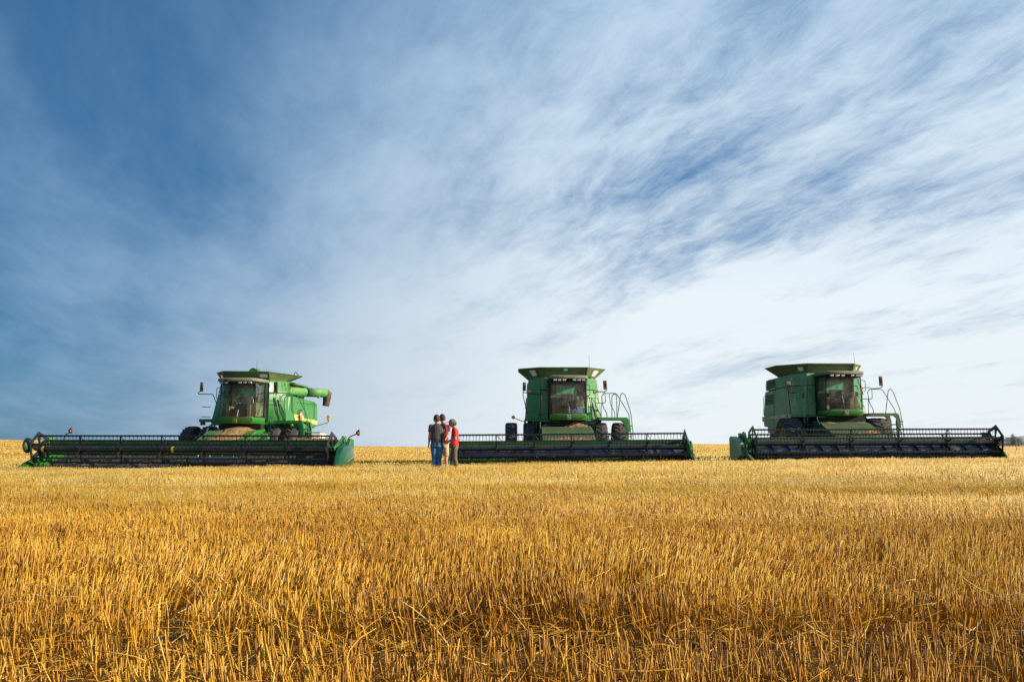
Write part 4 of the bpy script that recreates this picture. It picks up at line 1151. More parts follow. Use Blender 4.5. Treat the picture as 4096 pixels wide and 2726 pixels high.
def m1_extra(root, body, pf):
    m = MB(); m.lathe([(-.2, 0), (-.2, .07), (.13, .07), (.18, .035), (.22, .03), (.24, 0)], 'z', (2.28, -.95, 2.10), 14, closed=False); e = m.build('fire_extinguisher', RED, pf, smooth=True, ang=50)
    m = MB(); m.lathe([(-.071, 0), (-.071, .073), (.0, .073), (.0, 0)], 'z', (2.28, -.95, 2.22), 14, closed=False); m.build('extinguisher_label', WHT, e)
    m = MB(); m.tube(round_poly([(2.28, -.95, 2.35), (2.18, -.95, 2.33), (2.17, -.95, 2.14)], .05), .010, 6); m.box(2.25, 2.36, -.97, -.93, 2.33, 2.36); m.build('extinguisher_hose', BLK, e)
    m = MB(); m.prism([(-.62, 3.80), (-.28, 4.13), (-.18, 4.12), (.05, 3.98), (.05, 3.8)], 'y', .3, .7); m.build('fill_auger_top', gp1, root, bevel=.01)
    m = MB(); m.tube(round_poly([(1.30, .9, 3.80), (1.34, .9, 3.97), (1.40, .9, 3.97), (1.50, .9, 3.84)], .04), .015, 6); m.build('tank_handle', BLK, root, smooth=True)
    m = MB(); m.sphere((1.15, -1.6, 1.15), .34, 16, 12, (.75, .55, .85)); m.box(1.0, 1.3, -1.55, -1.3, 1.2, 1.5); m.build('drive_shield', G1, root, smooth=True, ang=60)
    m = MB(); m.cyl((1.15, -1.80, 1.05), (1.15, -1.78, 1.05), .14, 16); m.build('drive_hub', GREYP, root)
    m = MB(); m.cyl((.78, -1.5, 1.70), (.86, -1.5, 1.70), .07, 12); m.build('oil_filter', WHT, root, smooth=True)
    # light bracket off the operator's far side
    m = MB(); m.box(-1.86, -1.38, -1.0, -.85, 1.90, 2.02); m.box(-1.80, -1.62, -1.0, -.9, 1.78, 1.90); m.build('lamp_bracket', G1, root, bevel=.01)
    m = MB(); m.box(-1.78, -1.66, -1.03, -.99, 1.79, 1.88); m.build('turn_signal', REDL, root, bevel=.01)
    m = MB()
    for z in (2.11, 2.50): m.cyl((-1.80, -.9, z), (-1.52, -.7, z), .015, 6)
    m.build('step_rung', HG, root)
    # rear lamp on an arm
    m = MB(); m.tube(round_poly([(1.45, 2.5, 1.74), (1.70, 2.5, 1.80), (2.26, 2.5, 1.95), (2.28, 2.5, 2.08)], .08), .017, 6); a_ = m.build('lamp_arm', G2, root, smooth=True)
    m = MB(); m.prism([(2.20, 2.25), (2.36, 2.25), (2.35, 2.08), (2.30, 2.02), (2.25, 2.02), (2.21, 2.12)], 'y', 2.46, 2.52); m.build('reflector_board', mat('reflector_yellow', (.75, .55, .05), .4), a_, bevel=.01)
    m = MB(); m.lathe([(-.05, 0), (-.05, .04), (-.02, .05), (0, 0)], 'y', (2.28, 2.46, 2.08), 12, closed=False); m.build('marker_lamp', AMB, a_, smooth=True)
    m = MB(); m.box(-.28, -.18, -2.26, -2.16, 3.42, 3.48); m.build('roof_camera', BLK, root)
    m = MB(); m.box(2.14, 2.46, -1.30, -1.27, 1.2, 1.95); m.build('ladder_shield', HG, pf)
    m = MB(); m.box(1.32, 1.37, -.72, -.66, 2.6, 2.95); m.build('reflector_strip', WHT, root)
gp1 = G1
def m2_extra(root, body, pf):
    m = MB(); m.box(.0, .16, -1.0, -.98, 3.80, 3.90); m.build('tank_decal', mat('teal_plate', (.06, .30, .18), .5), root)
    m = MB(); m.sphere((.22, .3, 3.98), .06, 10, 6, (1, 1, .6)); m.build('tank_sensor', BLK, root)
    for x, z in ((-.98, 2.10), (1.33, 2.22)):
        m = MB(); m.cyl((x, -.98, z), (x, -.84, z), .06, 12, .045); m.build('work_lamp', MRB, root, smooth=True)
    m = MB(); m.beam((-1.50, -.66, 3.03), (-.98, -.86, 3.03), .010, .012); m.box(-.91, -.88, -.885, -.86, 2.6, 2.82); m.build('door_hinge', PALE, root)
def m3_extra(root, body, pf):
    m = MB(); m.box(-1.16, -1.08, -.90, -.82, 2.55, 2.76); o = m.build('panel_latch', MRB, root, bevel=.01)
    m = MB(); m.tube(round_poly([(-1.02, -.86, 2.84), (-.92, -.90, 2.90), (-.80, -.92, 2.86), (-.62, -.94, 2.20)], .08), .014, 6); m.build('hand_grip', G2, root, smooth=True)
    m = MB(); m.cyl((-1.42, -.32, 3.34), (-1.36, -.36, 3.34), .05, 10); m.build('panel_lamp', PALE, root)
    m = MB(); m.cyl((-.95, -.98, 1.83), (-.95, -.86, 1.83), .06, 12); m.build('work_lamp', MRB, root)

wd = .47
M1 = dict(kind=1, X=-10.37, Y=40.1, th=-8, g=-.12, cab_x=.13, paint=G1, badge=GOLD, ysplit=.60, yup=.60, yrear=3.35,
    label='bright green combine harvester with its unloading tube folded back, left of the people',
    ext=[(-.92, -.97, 3.90), (.95, -.97, 3.86), (1.82, .42, 3.77), (1.66, .85, 3.77), (.9, 1.5, 3.80), (-.9, 1.5, 3.92), (-1.66, .95, 3.94), (-1.83, .45, 3.95)], extb=[(-.90, -.76, 3.55), (.92, -.76, 3.55), (1.32, -.10, 3.55), (1.28, .45, 3.55), (.8, .75, 3.55), (-.8, .75, 3.55), (-1.28, .45, 3.55), (-1.32, -.10, 3.55)], lights=[(7, 0, .35, .72, .35, .85), (0, 1, .80, .97, .28, .68)],
    wheels=[(-2.13, wd, .87), (-1.40, wd, .87), (1.43, wd, .87), (2.14, wd, .87)],
    lamps=[-.56, -.36, .18, .37, .57], wip=(-.05, .36, 2.75), rails=rails(1), ladder=HG,
    mirL=(-1.50, 3.25, .13, .37, [[(-1.52, -1.58, 3.1), (-1.66, -1.58, 3.02), (-1.62, -1.55, 2.97), (-1.10, -1.45, 2.97), (-1.05, -1.2, 2.60)]], 3),
    mirR=(1.52, 3.21, .18, .42, [[(1.52, -1.58, 3.0), (1.45, -1.3, 2.98), (1.30, -.95, 2.98)]], 0),
    signals=[], decals=[(1.17, -.80, 3.40, .10, .09), (1.40, -.32, 3.40, .09, .09), ], antenna=(.42, -.85, 3.5, 4.35, .0), auger=(1.28, .35, 3.16, 1.72, 3.75, 3.26), extra=[m1_extra],
    header=dict(x0=-6.13, x1=4.80, rz=.83, back=1.16, bays=7, phase=80, tine=.155, tr=.105, tilt=-.002, bands=[-6.0, -1.02, 4.68], armmat=G1, divL='slim', divR='bulky', draper=True, over=.10, guard=(-6.70, -4.6, .97), sheet=G1, divmat=mat('divider_green', (0.008, .078, .026), .35, coat=.3, var=.1),  # brighter sheet paint puts the sunlit end into the colour
        pods=[([(5.02, -3.6, 1.14), (5.10, -3.6, 1.30), (5.35, -3.6, 1.40)], 5.40, -3.6, 1.45, .14), ([(-5.95, -3.6, 1.15), (-5.85, -3.6, 1.38), (-5.72, -3.6, 1.45)], -5.68, -3.6, 1.53, .14)]))
M2 = dict(kind=2, X=2.07, Y=40.8, th=0, g=.03, cab_x=.13, paint=G2, badge=PALE, ysplit=1.75, yup=1.70, yrear=3.3,
    label='green combine harvester with brown chaff heaped below its cab, middle of the row',
    ext=EXT(3.945, 3.99, 3.97), extb=EXTB, lights=[(7, 0, .42, .72, .22, .78), (1, 2, .42, .72, .22, .78)],
    wheels=[(-2.10, wd, .87), (-1.38, wd, .87), (1.46, wd, .87), (2.17, wd, .87)],
    lamps=[-.53, -.36, -.18, .22, .40, .57], wip=(.02, .62, 2.68), rails=rails(2), ladder=G2,
    mirL=(-1.585, 3.14, .135, .35, [[(-1.60, -1.58, 2.99), (-1.635, -1.55, 2.92), (-1.47, -1.3, 2.885), (-1.0, -.95, 2.86), (-.91, -.88, 2.90)], [(-1.635, -1.55, 2.92), (-1.63, -1.5, 2.77), (-1.45, -.75, 2.07)]], 2),
    mirR=(1.60, 3.20, .15, .36, [[(1.66, -1.56, 3.04), (1.66, -1.5, 2.98), (1.58, -1.2, 2.95), (1.40, -.9, 2.97)]], -3),
    signals=[(-1.36, -.52, 3.01, .17, .095, AMB), (1.37, -.50, 3.01, .15, .095, AMB)], decals=[(.99, -.80, 3.40, .07, .08), (1.22, -.50, 3.40, .07, .08)],
    beacons=[([(-1.52, -.4, 1.80), (-1.68, -.6, 1.81), (-1.94, -.7, 1.91), (-2.0, -.7, 1.95)], -2.02, -.72, 1.96)],
    antenna=(1.04, -.9, 3.55, 4.45, -.01), auger=(1.22, .6, 3.18, 1.36, 3.6, 3.24), extra=[m2_extra],
    header=dict(x0=-3.99, x1=4.14, rz=.74, back=1.02, bays=6, phase=90, tine=.117, tr=.09, tilt=.008, bands=[], armmat=HG, aug=(.52, -4.20, .14, .185, .62), augmat=AUGB, clips=5, clipx=-3.42, clipd=.61, divL='slim', divR='slim', divmat=G2, pods=[]))
M3 = dict(kind=3, deck=DECK3, X=12.75, Y=40.8, th=2.5, g=.20, cab_x=.13, paint=G3, badge=PALE, ysplit=1.75, yup=1.70, yrear=3.3,
    label='faded green combine harvester with louvred side panels and a cream stripe, nearest the right edge',
    ext=EXT(3.93, 3.95, 3.97), extb=EXTB, lights=[(7, 0, .62, .82, .30, .72), (1, 2, .30, .66, .25, .75)],
    wheels=[(-1.74, .72, .88), (1.78, .72, .88)],
    lamps=[-.55, -.34, -.12, .26, .46, .60], wip=(.55, .60, 2.9), rails=rails(3, .02), ladder=mat('ladder_brown', (.13, .12, .07), .7, dust=.4),
    mirL=(-1.96, 2.99, .20, .36, [[(-1.96, -1.58, 3.05), (-1.95, -1.55, 2.76), (-1.60, -.8, 2.76), (-1.35, -.75, 2.77)], [(-1.95, -1.55, 2.76), (-1.60, -.72, 1.95)]], -2),
    mirR=(1.75, 3.19, .145, .38, [[(1.78, -1.56, 3.06), (1.87, -1.5, 3.0), (1.82, -1.4, 2.93), (1.66, -.9, 2.93)]], -2),
    signals=[(-1.37, -.50, 3.01, .15, .08, REDL), (1.40, -.48, 3.01, .12, .09, AMB)], decals=[],
    antenna=(1.08, -.8, 3.55, 4.40, -.07), auger=(1.22, .6, 3.18, 1.36, 3.6, 3.24), extra=[m3_extra], number='9600',
    header=dict(x0=-4.30, x1=4.55, rz=.75, back=.97, bays=5, phase=80, tine=.118, tr=.105, tilt=.004, bands=[], armmat=HG, aug=(.44, -4.16, .19, .27, .60), augmat=AUGB, divL='shield', divR='none', divmat=G3, pods=[]))
for P_ in (M1, M2, M3):
    combine(P_)
    for (x_, w_, r_) in P_['wheels']:
        c_, s_ = cos(R(P_['th'])), sin(R(P_['th']))
        AVOID.append((P_['X'] + x_ * c_ + .95 * s_, P_['Y'] + x_ * s_ - .95 * c_, .3, .45))
# ---------------------------------------------------------------- chaff heaps
def feeder_z(y):
    return float(np.interp(-y, [1.0, 1.35, 2.2, 3.0, 3.72], [1.50, 1.62, 1.52, 1.22, 1.02]))
def heap(label, P, spots, seed, mt=None, x0=-.93, x1=1.0, y0=-3.70, y1=-1.15, base=feeder_z, thr=.012, amp=.055):
    """a drift of chaff lying on a sloping sheet: gaussian mounds broken up by noise, with loose flakes on top"""
    st = .022; nx = int((x1 - x0) / st); ny = int((y1 - y0) / st); m = MB(); rn = random.Random(seed)
    X = np.linspace(x0, x1, nx); Y = np.linspace(y0, y1, ny); gx_, gy_ = np.meshgrid(X, Y)
    h = np.zeros_like(gx_)
    for (sx_, sy_, rx, ry, hh) in spots: h = np.maximum(h, hh * np.exp(-((gx_ - sx_) / rx) ** 2 - ((gy_ - sy_) / ry) ** 2))
    nzz = (vnoise(gx_, gy_, .23, seed) - .5) * 1.0 + (vnoise(gx_, gy_, .09, seed + 1) - .5) * .7 + (vnoise(gx_, gy_, .04, seed + 2) - .5) * .5
    h = h + nzz * amp * np.clip(h / .05, 0, 1) - thr
    idx = {}
    for a in range(ny):
        for b_ in range(nx):
            if h[a, b_] > -.02: idx[(a, b_)] = len(m.v); m.v.append((X[b_], Y[a], base(Y[a]) + max(h[a, b_], -.01)))
    for a in range(ny - 1):
        for b_ in range(nx - 1):
            q = [(a, b_), (a, b_ + 1), (a + 1, b_ + 1), (a + 1, b_)]
            if all(k in idx for k in q) and max(h[k] for k in q) > 0: m.f.append(tuple(idx[k] for k in q))
    pts = [k for k in idx if h[k] > .004]
    for _ in range(min(1400, len(pts))):
        k = rn.choice(pts); c_ = Vector(m.v[idx[k]]) + Vector((0, 0, .006))
        d = Vector((rn.gauss(0, 1), rn.gauss(0, 1), rn.gauss(0, .4))).normalized() * rn.uniform(.015, .05); e = Vector((rn.gauss(0, 1), rn.gauss(0, 1), rn.gauss(0, 1))).normalized() * .005
        m.add([c_ - d, c_ + e, c_ + d], [(0, 1, 2)])
    m.xf(Matrix.Translation((P['X'], P['Y'], P['g'])) @ Matrix.Rotation(R(P['th']), 4, 'Z'))
    o = m.build('chaff_heap', mt or CHF, None, smooth=True, ang=70); tag(o, label, 'chaff', kind='stuff'); return o
CHF2 = mat('chaff_golden', (0.36, 0.23, 0.08), 0.95, var=0.4, vscale=16, bump=1.0, bscale=60)
heap('brown chaff heaped on the feeder house of the middle harvester', M2, [(.45, -1.62, .30, .20, .20), (.70, -1.55, .17, .2, .17), (.15, -2.0, .20, .2, .05), (-.66, -1.5, .15, .18, .15), (.1, -3.58, .8, .10, .08)], 3, thr=.028)
heap('golden straw mounded on the feeder house of the bright green harvester', M1, [(.16, -1.9, .50, .6, .18), (.12, -2.7, .52, .5, .11), (.0, -3.4, .72, .3, .11)], 4, CHF2, amp=.035, thr=.03)
heap('golden chaff strewn below the cab of the faded green harvester', M3, [(.1, -3.58, .9, .14, .06), (.65, -3.1, .24, .25, .045), (-.5, -2.1, .22, .18, .03), (.72, -2.0, .18, .25, .04)], 5, CHF2, thr=.016)
flat = lambda z: (lambda y: z)
heap('dry chaff lying on the deck of the middle header', M2, [(-.5, -4.02, .6, .08, .16), (.4, -4.02, .8, .08, .16)], 6, x0=-1.5, x1=1.6, y0=-4.15, y1=-3.85, base=flat(.58))
heap('dusty chaff caught at the right end of the left header', M1, [(3.5, -3.70, .6, .10, .10), (4.2, -3.70, .4, .1, .08)], 8, x0=2.6, x1=4.8, y0=-3.82, y1=-3.6, base=flat(1.165))

# ---------------------------------------------------------------- things in the cab of the middle machine
def in_cab(P, lx, ly, lz):
    v_ = Matrix.Translation((P['X'], P['Y'], P['g'])) @ Matrix.Rotation(R(P['th']), 4, 'Z') @ Vector((lx, ly, lz)); return v_
p_ = in_cab(M2, .62, -1.80, 2.08)
cool = empty('cooler_box', p_); tag(cool, 'pale blue cooler box behind the windshield of the middle harvester', 'cooler')
m = MB(); m.box(-.15, .15, -.10, .10, 0, .20); m.build('box_body', mat('cooler_blue', (.16, .38, .48), .4), cool, bevel=.015)
m = MB(); m.box(-.16, .16, -.11, .11, .20, .24); m.build('lid', mat('cooler_lid', (.45, .68, .70), .4), cool, bevel=.01)
m = MB(); m.tube(round_poly([(-.13, 0, .2), (-.10, 0, .36), (.10, 0, .38), (.13, 0, .2)], .04), .012, 6); m.build('handle', mat('cooler_handle', (.4, .62, .62), .4), cool)
p_ = in_cab(M2, .14, -1.93, 2.08)
bot = empty('water_bottle', p_); tag(bot, 'clear blue water bottle standing beside a purple bag in the cab', 'bottle')
m = MB(); m.lathe([(0, 0), (0, .06), (.16, .065), (.20, .04), (.21, .0)], 'z', (0, 0, 0), 14, closed=False); m.build('bottle_body', mat('bottle_blue', (.22, .50, .62), .15, coat=.5), bot, smooth=True)
m = MB(); m.cyl((0, 0, .20), (0, 0, .25), .035, 12); m.build('cap', WHT, bot)
m = MB(); m.sphere((0, 0, .09), .13, 14, 9, (1, .6, .85)); m.box(-.09, .09, -.085, -.06, .05, .13)
bag = m.build('lunch_bag', mat('bag_purple', (.16, .07, .28), .8, var=.3), None, smooth=True, ang=60); bag.location = in_cab(M2, .36, -1.86, 2.06); tag(bag, 'purple lunch bag between the bottle and the blue cooler', 'bag')

# ---------------------------------------------------------------- white truck far behind
tr = empty('service_truck', (-17.2, 84, float(hgt(-17.2, 84)) + 0.0), R(4)); tag(tr, 'white truck with a red band, mostly hidden behind the left harvester', 'truck')
m = MB(); m.box(-1.1, 1.1, 0, 4.6, .75, 2.0); bd = m.build('truck_box', WHT, tr, bevel=.03)
m = MB(); m.box(-1.11, 1.11, -.012, 4.61, 1.22, 1.42); m.build('red_band', mat('truck_red', (.55, .10, .04), .5), bd)
m = MB(); m.box(-1.14, 1.14, -.04, 4.64, 2.0, 2.05); m.build('roof_edge', mat('truck_trim', (.25, .2, .15), .6), bd)
m = MB(); m.prism([(4.7, .7), (4.7, 1.95), (5.6, 1.95), (6.1, 1.35), (6.9, 1.2), (6.9, .6), (4.7, .6)], 'x', -1.0, 1.0); cb = m.build('truck_cab', WHT, tr, bevel=.05)
m = MB(); m.prism([(4.85, 1.35), (4.85, 1.85), (5.5, 1.85), (5.85, 1.38)], 'x', -1.01, 1.01); m.build('cab_window', DARK, cb)
for x, y in ((-.95, 1.1), (.95, 1.1), (-.95, 5.9), (.95, 5.9)):
    m = MB(); m.lathe([(-.12, .2), (-.13, .42), (0, .46), (.13, .42), (.12, .2)], 'x', (x, y, .46), 24); wl = m.build('wheel', RUB, tr, smooth=True)
    m = MB(); m.cyl((x - .1, y, .46), (x + .1, y, .46), .21, 16); m.build('rim', GREYP, wl)
m = MB(); m.box(-.9, .9, .2, 6.6, .5, .72); m.build('truck_frame', DARK, tr)

# ---------------------------------------------------------------- far trees, hills, tall stem
LEAF = mat('leaf_dark', (0.060, 0.085, 0.050), 0.8, var=.45, vscale=.6)
LEAF2 = mat('leaf_grey', (0.085, 0.105, 0.070), 0.8, var=.45, vscale=.6)
BARK = mat('bark', (.10, .08, .06), .9)
def tree(x, y, h, w_, seed, mt, label, conical=False):
    rn = random.Random(seed); g = float(hgt(x, y)) - .1
    t_ = empty('windbreak_tree', (x, y, g)); tag(t_, label, 'tree', 'trees of the far windbreak')
    m = MB(); m.tube([(0, 0, 0), (.05, 0, h * .3), (-.04, .05, h * .65), (0, 0, h * .9)], [h * .03, h * .024, h * .014, h * .004], 7)
    for k in range(7):
        a = rn.uniform(0, 2 * pi); z = h * rn.uniform(.2, .7); m.tube([(0, 0, z), (cos(a) * w_ * .3, sin(a) * w_ * .3, z + h * .12)], [h * .01, h * .003], 5)
    m.build('trunk', BARK, t_)
    m = MB(); clumps = []
    for k in range(34):
        z = rn.uniform(.12, .97); lim = (w_ / 2) * ((1.05 - z) ** .8 if conical else math.sqrt(max(.05, 1 - ((z - .5) / .56) ** 2)))
        a = rn.uniform(0, 2 * pi); r_ = lim * rn.uniform(.2, .95); clumps.append((cos(a) * r_, sin(a) * r_, z * h, rn.uniform(.10, .19) * w_ + .1))
    for (cx_, cy_, cz_, cr) in clumps:
        for _ in range(80):
            d = Vector((rn.gauss(0, 1), rn.gauss(0, 1), rn.gauss(0, .8))).normalized() * cr * rn.uniform(.5, 1.05)
            c_ = Vector((cx_, cy_, cz_)) + d; u_ = Vector((rn.gauss(0, 1), rn.gauss(0, 1), rn.gauss(0, 1))).normalized(); v_ = u_.cross(Vector((rn.gauss(0, 1), rn.gauss(0, 1), rn.gauss(0, 1)))).normalized()
            s_ = h * .016 * rn.uniform(.6, 1.4)
            m.add([c_ - u_ * s_, c_ + v_ * s_ * .6, c_ + u_ * s_, c_ - v_ * s_ * .6], [(0, 1, 2, 3)])
    me_ = bpy.data.meshes.new('crown'); me_.from_pydata(m.v, [], m.f); me_.materials.append(mt); link(bpy.data.objects.new('crown', me_), t_)
TY = 560
def txp(px): return (px - 2048) / 3982 * TY
kinds = ['rounded tree of the far windbreak, seen through the right end of the header', 'low tree of the far windbreak, close behind the right end of the header', 'bushy tree of the far windbreak just left of the pointed one',
         'tallest pointed tree of the far windbreak beside the right header', 'broad tree touching the right side of the pointed windbreak tree', 'slightly taller round tree in the middle of the visible windbreak',
         'low tree in the dip of the windbreak, third from the right edge', 'round tree of the windbreak, second from the right edge', 'tree of the windbreak cut by the right edge']
tl = [(3985, 5.2, 5.5, 0), (4008, 5.0, 5.0, 0), (4030, 5.4, 5.0, 0), (4042, 7.0, 4.6, 1), (4052, 5.2, 5.2, 0), (4064, 5.6, 4.8, 0), (4074, 4.6, 4.6, 0), (4084, 5.4, 4.8, 0), (4095, 5.2, 5.0, 0)]
for k, (px, h, w_, con) in enumerate(tl):
    tree(txp(px), TY + (k % 3) * 6, h, w_ * 1.15, 40 + k, LEAF if k % 2 else LEAF2, kinds[k], bool(con))
# low hills beyond
m = MB(); pts = []
hx = [(3900, 0), (3960, 14), (4020, 32), (4060, 41), (4090, 46), (4180, 50), (4300, 52), (4500, 50), (4800, 30), (5200, 0)]
top = [((p - 2048) / 3982 * 3200, 3200 + 60 * (i_ % 2), z / 3982 * 3200) for i_, (p, z) in enumerate(hx)]
frt = [(x * .93, 2960, -18) for x, y, z in top]; bck = [(x * 1.1, 3800, -18) for x, y, z in top]
n = len(top); m.add(top + frt + bck, [(n + i_, n + i_ + 1, i_ + 1, i_) for i_ in range(n - 1)] + [(i_, i_ + 1, 2 * n + i_ + 1, 2 * n + i_) for i_ in range(n - 1)])
hl = m.build('hills', mat('far_hill', (.40, .40, .40), .9, var=.12, vscale=.004), None, smooth=True, ang=80); tag(hl, kind='structure')
# tall bent stem right of the last header
sx, sy = (4038 - 2048) / 3982 * 25, 25.0; sg = float(hgt(sx, sy))
B_ = Blades()
m = MB(); m.tube([(-.06, 0, 0), (-.02, 0, .25), (.045, 0, .42), (.10, 0, .58), (.125, 0, .70), (.10, 0, .79), (.06, 0, .84)], [.006, .006, .005, .005, .004, .004, .003], 6)
m.sphere((.05, 0, .85), .010, 8, 6, (2, .6, .6))
st_ = m.build('tall_grass_stem', mat('dry_stem', (.42, .30, .14), .8), None, smooth=True); st_.location = (sx, sy, sg); tag(st_, 'tall bent grass stem beside the right end of the header', 'grass stem')
# ---------------------------------------------------------------- people
def fuse(name, m, mt, parent, vox=.008, smooth_it=3):
    """fuse overlapping volumes into one continuous surface"""
    me = bpy.data.meshes.new(name); me.from_pydata(m.v, [], m.f); bm = bmesh.new(); bm.from_mesh(me); bmesh.ops.recalc_face_normals(bm, faces=bm.faces); bm.to_mesh(me); bm.free()
    o = bpy.data.objects.new(name, me); sc.collection.objects.link(o)
    q = o.modifiers.new('remesh', 'REMESH'); q.mode = 'VOXEL'; q.voxel_size = vox; q.use_smooth_shade = True
    if smooth_it: s2 = o.modifiers.new('smooth', 'SMOOTH'); s2.iterations = smooth_it; s2.factor = .5
    dg = bpy.context.evaluated_depsgraph_get(); dg.update()
    out = bpy.data.meshes.new_from_object(o.evaluated_get(dg)); bpy.data.objects.remove(o)
    out.name = name; out.materials.clear(); out.materials.append(mt); out.shade_smooth()
    o = bpy.data.objects.new(name, out); link(o, parent); return o
def ball_tube(m, pts, rs, sides=14):
    P_ = [Vector(p) for p in pts]; Q = [P_[0]]; W_ = [rs[0]]
    for k in range(1, len(P_)):
        for t_ in (.34, .67, 1.0): Q.append(P_[k - 1].lerp(P_[k], t_)); W_.append(rs[k - 1] + (rs[k] - rs[k - 1]) * t_)
    m.tube(Q, W_, sides)
    for p, r_ in ((P_[0], rs[0]), (P_[-1], rs[-1])): m.sphere(tuple(p), r_, 12, 8)
    for p, r_ in zip(P_[1:-1], rs[1:-1]): m.sphere(tuple(p), r_ * 1.0, 12, 8)
def torso(m, rings, ax=0.0, n=22):
    """rings: (cx, cy, z, half width, half depth), ax = rotation of the body about z"""
    loops = []
    for (cx_, cy_, z, a, b_) in rings:
        L = []
        for k in range(n):
            q = 2 * pi * k / n; ux = abs(cos(q)) ** .85 * (1 if cos(q) >= 0 else -1) * a; uy = abs(sin(q)) ** .85 * (1 if sin(q) >= 0 else -1) * b_
            L.append((cx_ + ux * cos(ax) - uy * sin(ax), cy_ + ux * sin(ax) + uy * cos(ax), z))
        loops.append(L)
    m.loft(loops)

SKIN = mat('skin', (0.50, 0.235, 0.145), .55, var=.08, vscale=9)
EYE = mat('eye_dark', (.03, .02, .02), .4)
def V3(*a): return Vector(a)
def hand_chains(wr, d, side, curl=.35, up=(0, 0, 1)):
    """wrist point, direction of the hand, side vector across the palm"""
    wr = Vector(wr); d = Vector(d).normalized(); side = Vector(side).normalized(); nrm = d.cross(side).normalized()
    palm = wr + d * .055; kn = wr + d * .095
    ch = [[(wr, .026), (palm, (.036, .020))]]
    for k, ln in enumerate((.070, .080, .074, .058)):
        o = (k - 1.5) * .021; b0 = kn + side * o; b1 = b0 + (d * cos(curl) + nrm * sin(curl)).normalized() * ln * .5; b2 = b1 + (d * cos(curl * 2.2) + nrm * sin(curl * 2.2)).normalized() * ln * .5
        ch.append([(palm, (.036, .020)), (b0, .011), (b1, .0095), (b2, .0085)])
    t0 = wr + d * .035 - side * .040; t1 = t0 + (d * .8 - side * .5 + nrm * .4).normalized() * .032; t2 = t1 + (d + nrm * .5).normalized() * .026
    ch.append([(palm, (.036, .020)), (t0, .013), (t1, .011), (t2, .009)])
    return ch
def head_mesh(c, face, r=.1, tilt=0.0):
    """head ellipsoid with nose, chin, ears; face = unit vector it looks along"""
    m = MB(); f_ = Vector(face).normalized(); s_ = f_.cross(Vector((0, 0, 1))).normalized(); u_ = s_.cross(f_).normalized(); c = Vector(c)
    seg, rings = 24, 18; vs = []; fs = []
    for i_ in range(rings + 1):
        t_ = pi * i_ / rings
        for k in range(seg):
            q = 2 * pi * k / seg; a, b_, z = sin(t_) * cos(q), sin(t_) * sin(q), cos(t_)
            fwd = a * .108; sd = b_ * .084; zz = z * .128
            if z < 0:
                sd *= 1 + z * .30; fwd = fwd * (1 + z * .16) + .012 * (-z) * (a > 0)
            if a > .88 and -.35 < z < .15: fwd += .020 * (1 - abs(z + .12) / .3) * (1 if abs(b_) < .3 else 0)
            if a > .7 and -.62 < z < -.4: fwd += .006
            if a > .6 and .05 < z < .3 and .2 < abs(b_) < .6: fwd -= .006
            vs.append(c + f_ * fwd + s_ * sd + u_ * zz)
    for i_ in range(rings):
        for k in range(seg):
            k2 = (k + 1) % seg; fs.append((i_ * seg + k, i_ * seg + k2, (i_ + 1) * seg + k2, (i_ + 1) * seg + k))
    m.add(vs, fs)
    for sg in (-1, 1):
        e = c + s_ * sg * .086 - f_ * .006 - u_ * .006
        k0 = len(m.v); m.sphere((0, 0, 0), .030, 10, 8, (.45, 1, .3))
        Mx = Matrix((( *(u_ * 1.0), 0), (*f_, 0), (*s_, 0), (0, 0, 0, 1)))
        rot = Matrix.Identity(4)
        for r0 in range(3): rot[r0][0] = f_[r0]; rot[r0][1] = u_[r0]; rot[r0][2] = s_[r0]; rot[r0][3] = e[r0]
        m.xf(rot, k0)
    # nose wedge
    n0 = c + f_ * .104 + u_ * .022; n1 = c + f_ * .134 - u_ * .022
    m.add([n0, n1, c + f_ * .104 - u_ * .032 + s_ * .016, c + f_ * .104 - u_ * .032 - s_ * .016], [(0, 1, 2), (0, 3, 1), (1, 3, 2)])
    return m, f_, s_, u_
def face_bits(parent, c, f_, s_, u_):
    c = Vector(c); m = MB()
    for sg in (-1, 1): m.sphere(tuple(c + f_ * .095 + s_ * sg * .034 + u_ * .014), .010, 8, 6)
    m.build('eyes', EYE, parent, smooth=True)
    m = MB(); m.tube([c + f_ * .098 - u_ * .056 - s_ * .026, c + f_ * .108 - u_ * .058, c + f_ * .098 - u_ * .056 + s_ * .026], .0045, 6); m.build('mouth', mat('lips', (.34, .12, .09), .5), parent, smooth=True)
def hair(parent, c, f_, s_, u_, mt, lowf=.02, seed=1):
    rn = random.Random(seed); c = Vector(c); m = MB(); seg, rings = 28, 16; vs = []; fs = []; keep = {}
    for i_ in range(rings + 1):
        t_ = pi * i_ / rings
        for k in range(seg):
            q = 2 * pi * k / seg; a, b_, z = sin(t_) * cos(q), sin(t_) * sin(q), cos(t_)
            lim = .55 if a > .35 else (-.05 if a > -.15 else -.52)
            zz = max(z, lim); sq = math.sqrt(max(0, 1 - zz * zz)) if z < lim else sin(t_)
            j = 1 + rn.uniform(-.025, .03)
            k_ = 1.0 if z >= lim else .93
            vs.append(c + f_ * (sq * cos(q) * .119 * j * k_ - .004) + s_ * (sq * sin(q) * .094 * j * k_) + u_ * (zz * .141 * j))
    for i_ in range(rings):
        for k in range(seg):
            k2 = (k + 1) % seg; fs.append((i_ * seg + k, i_ * seg + k2, (i_ + 1) * seg + k2, (i_ + 1) * seg + k))
    m.add(vs, fs); return m.build('hair', mt, parent, smooth=True, ang=80)

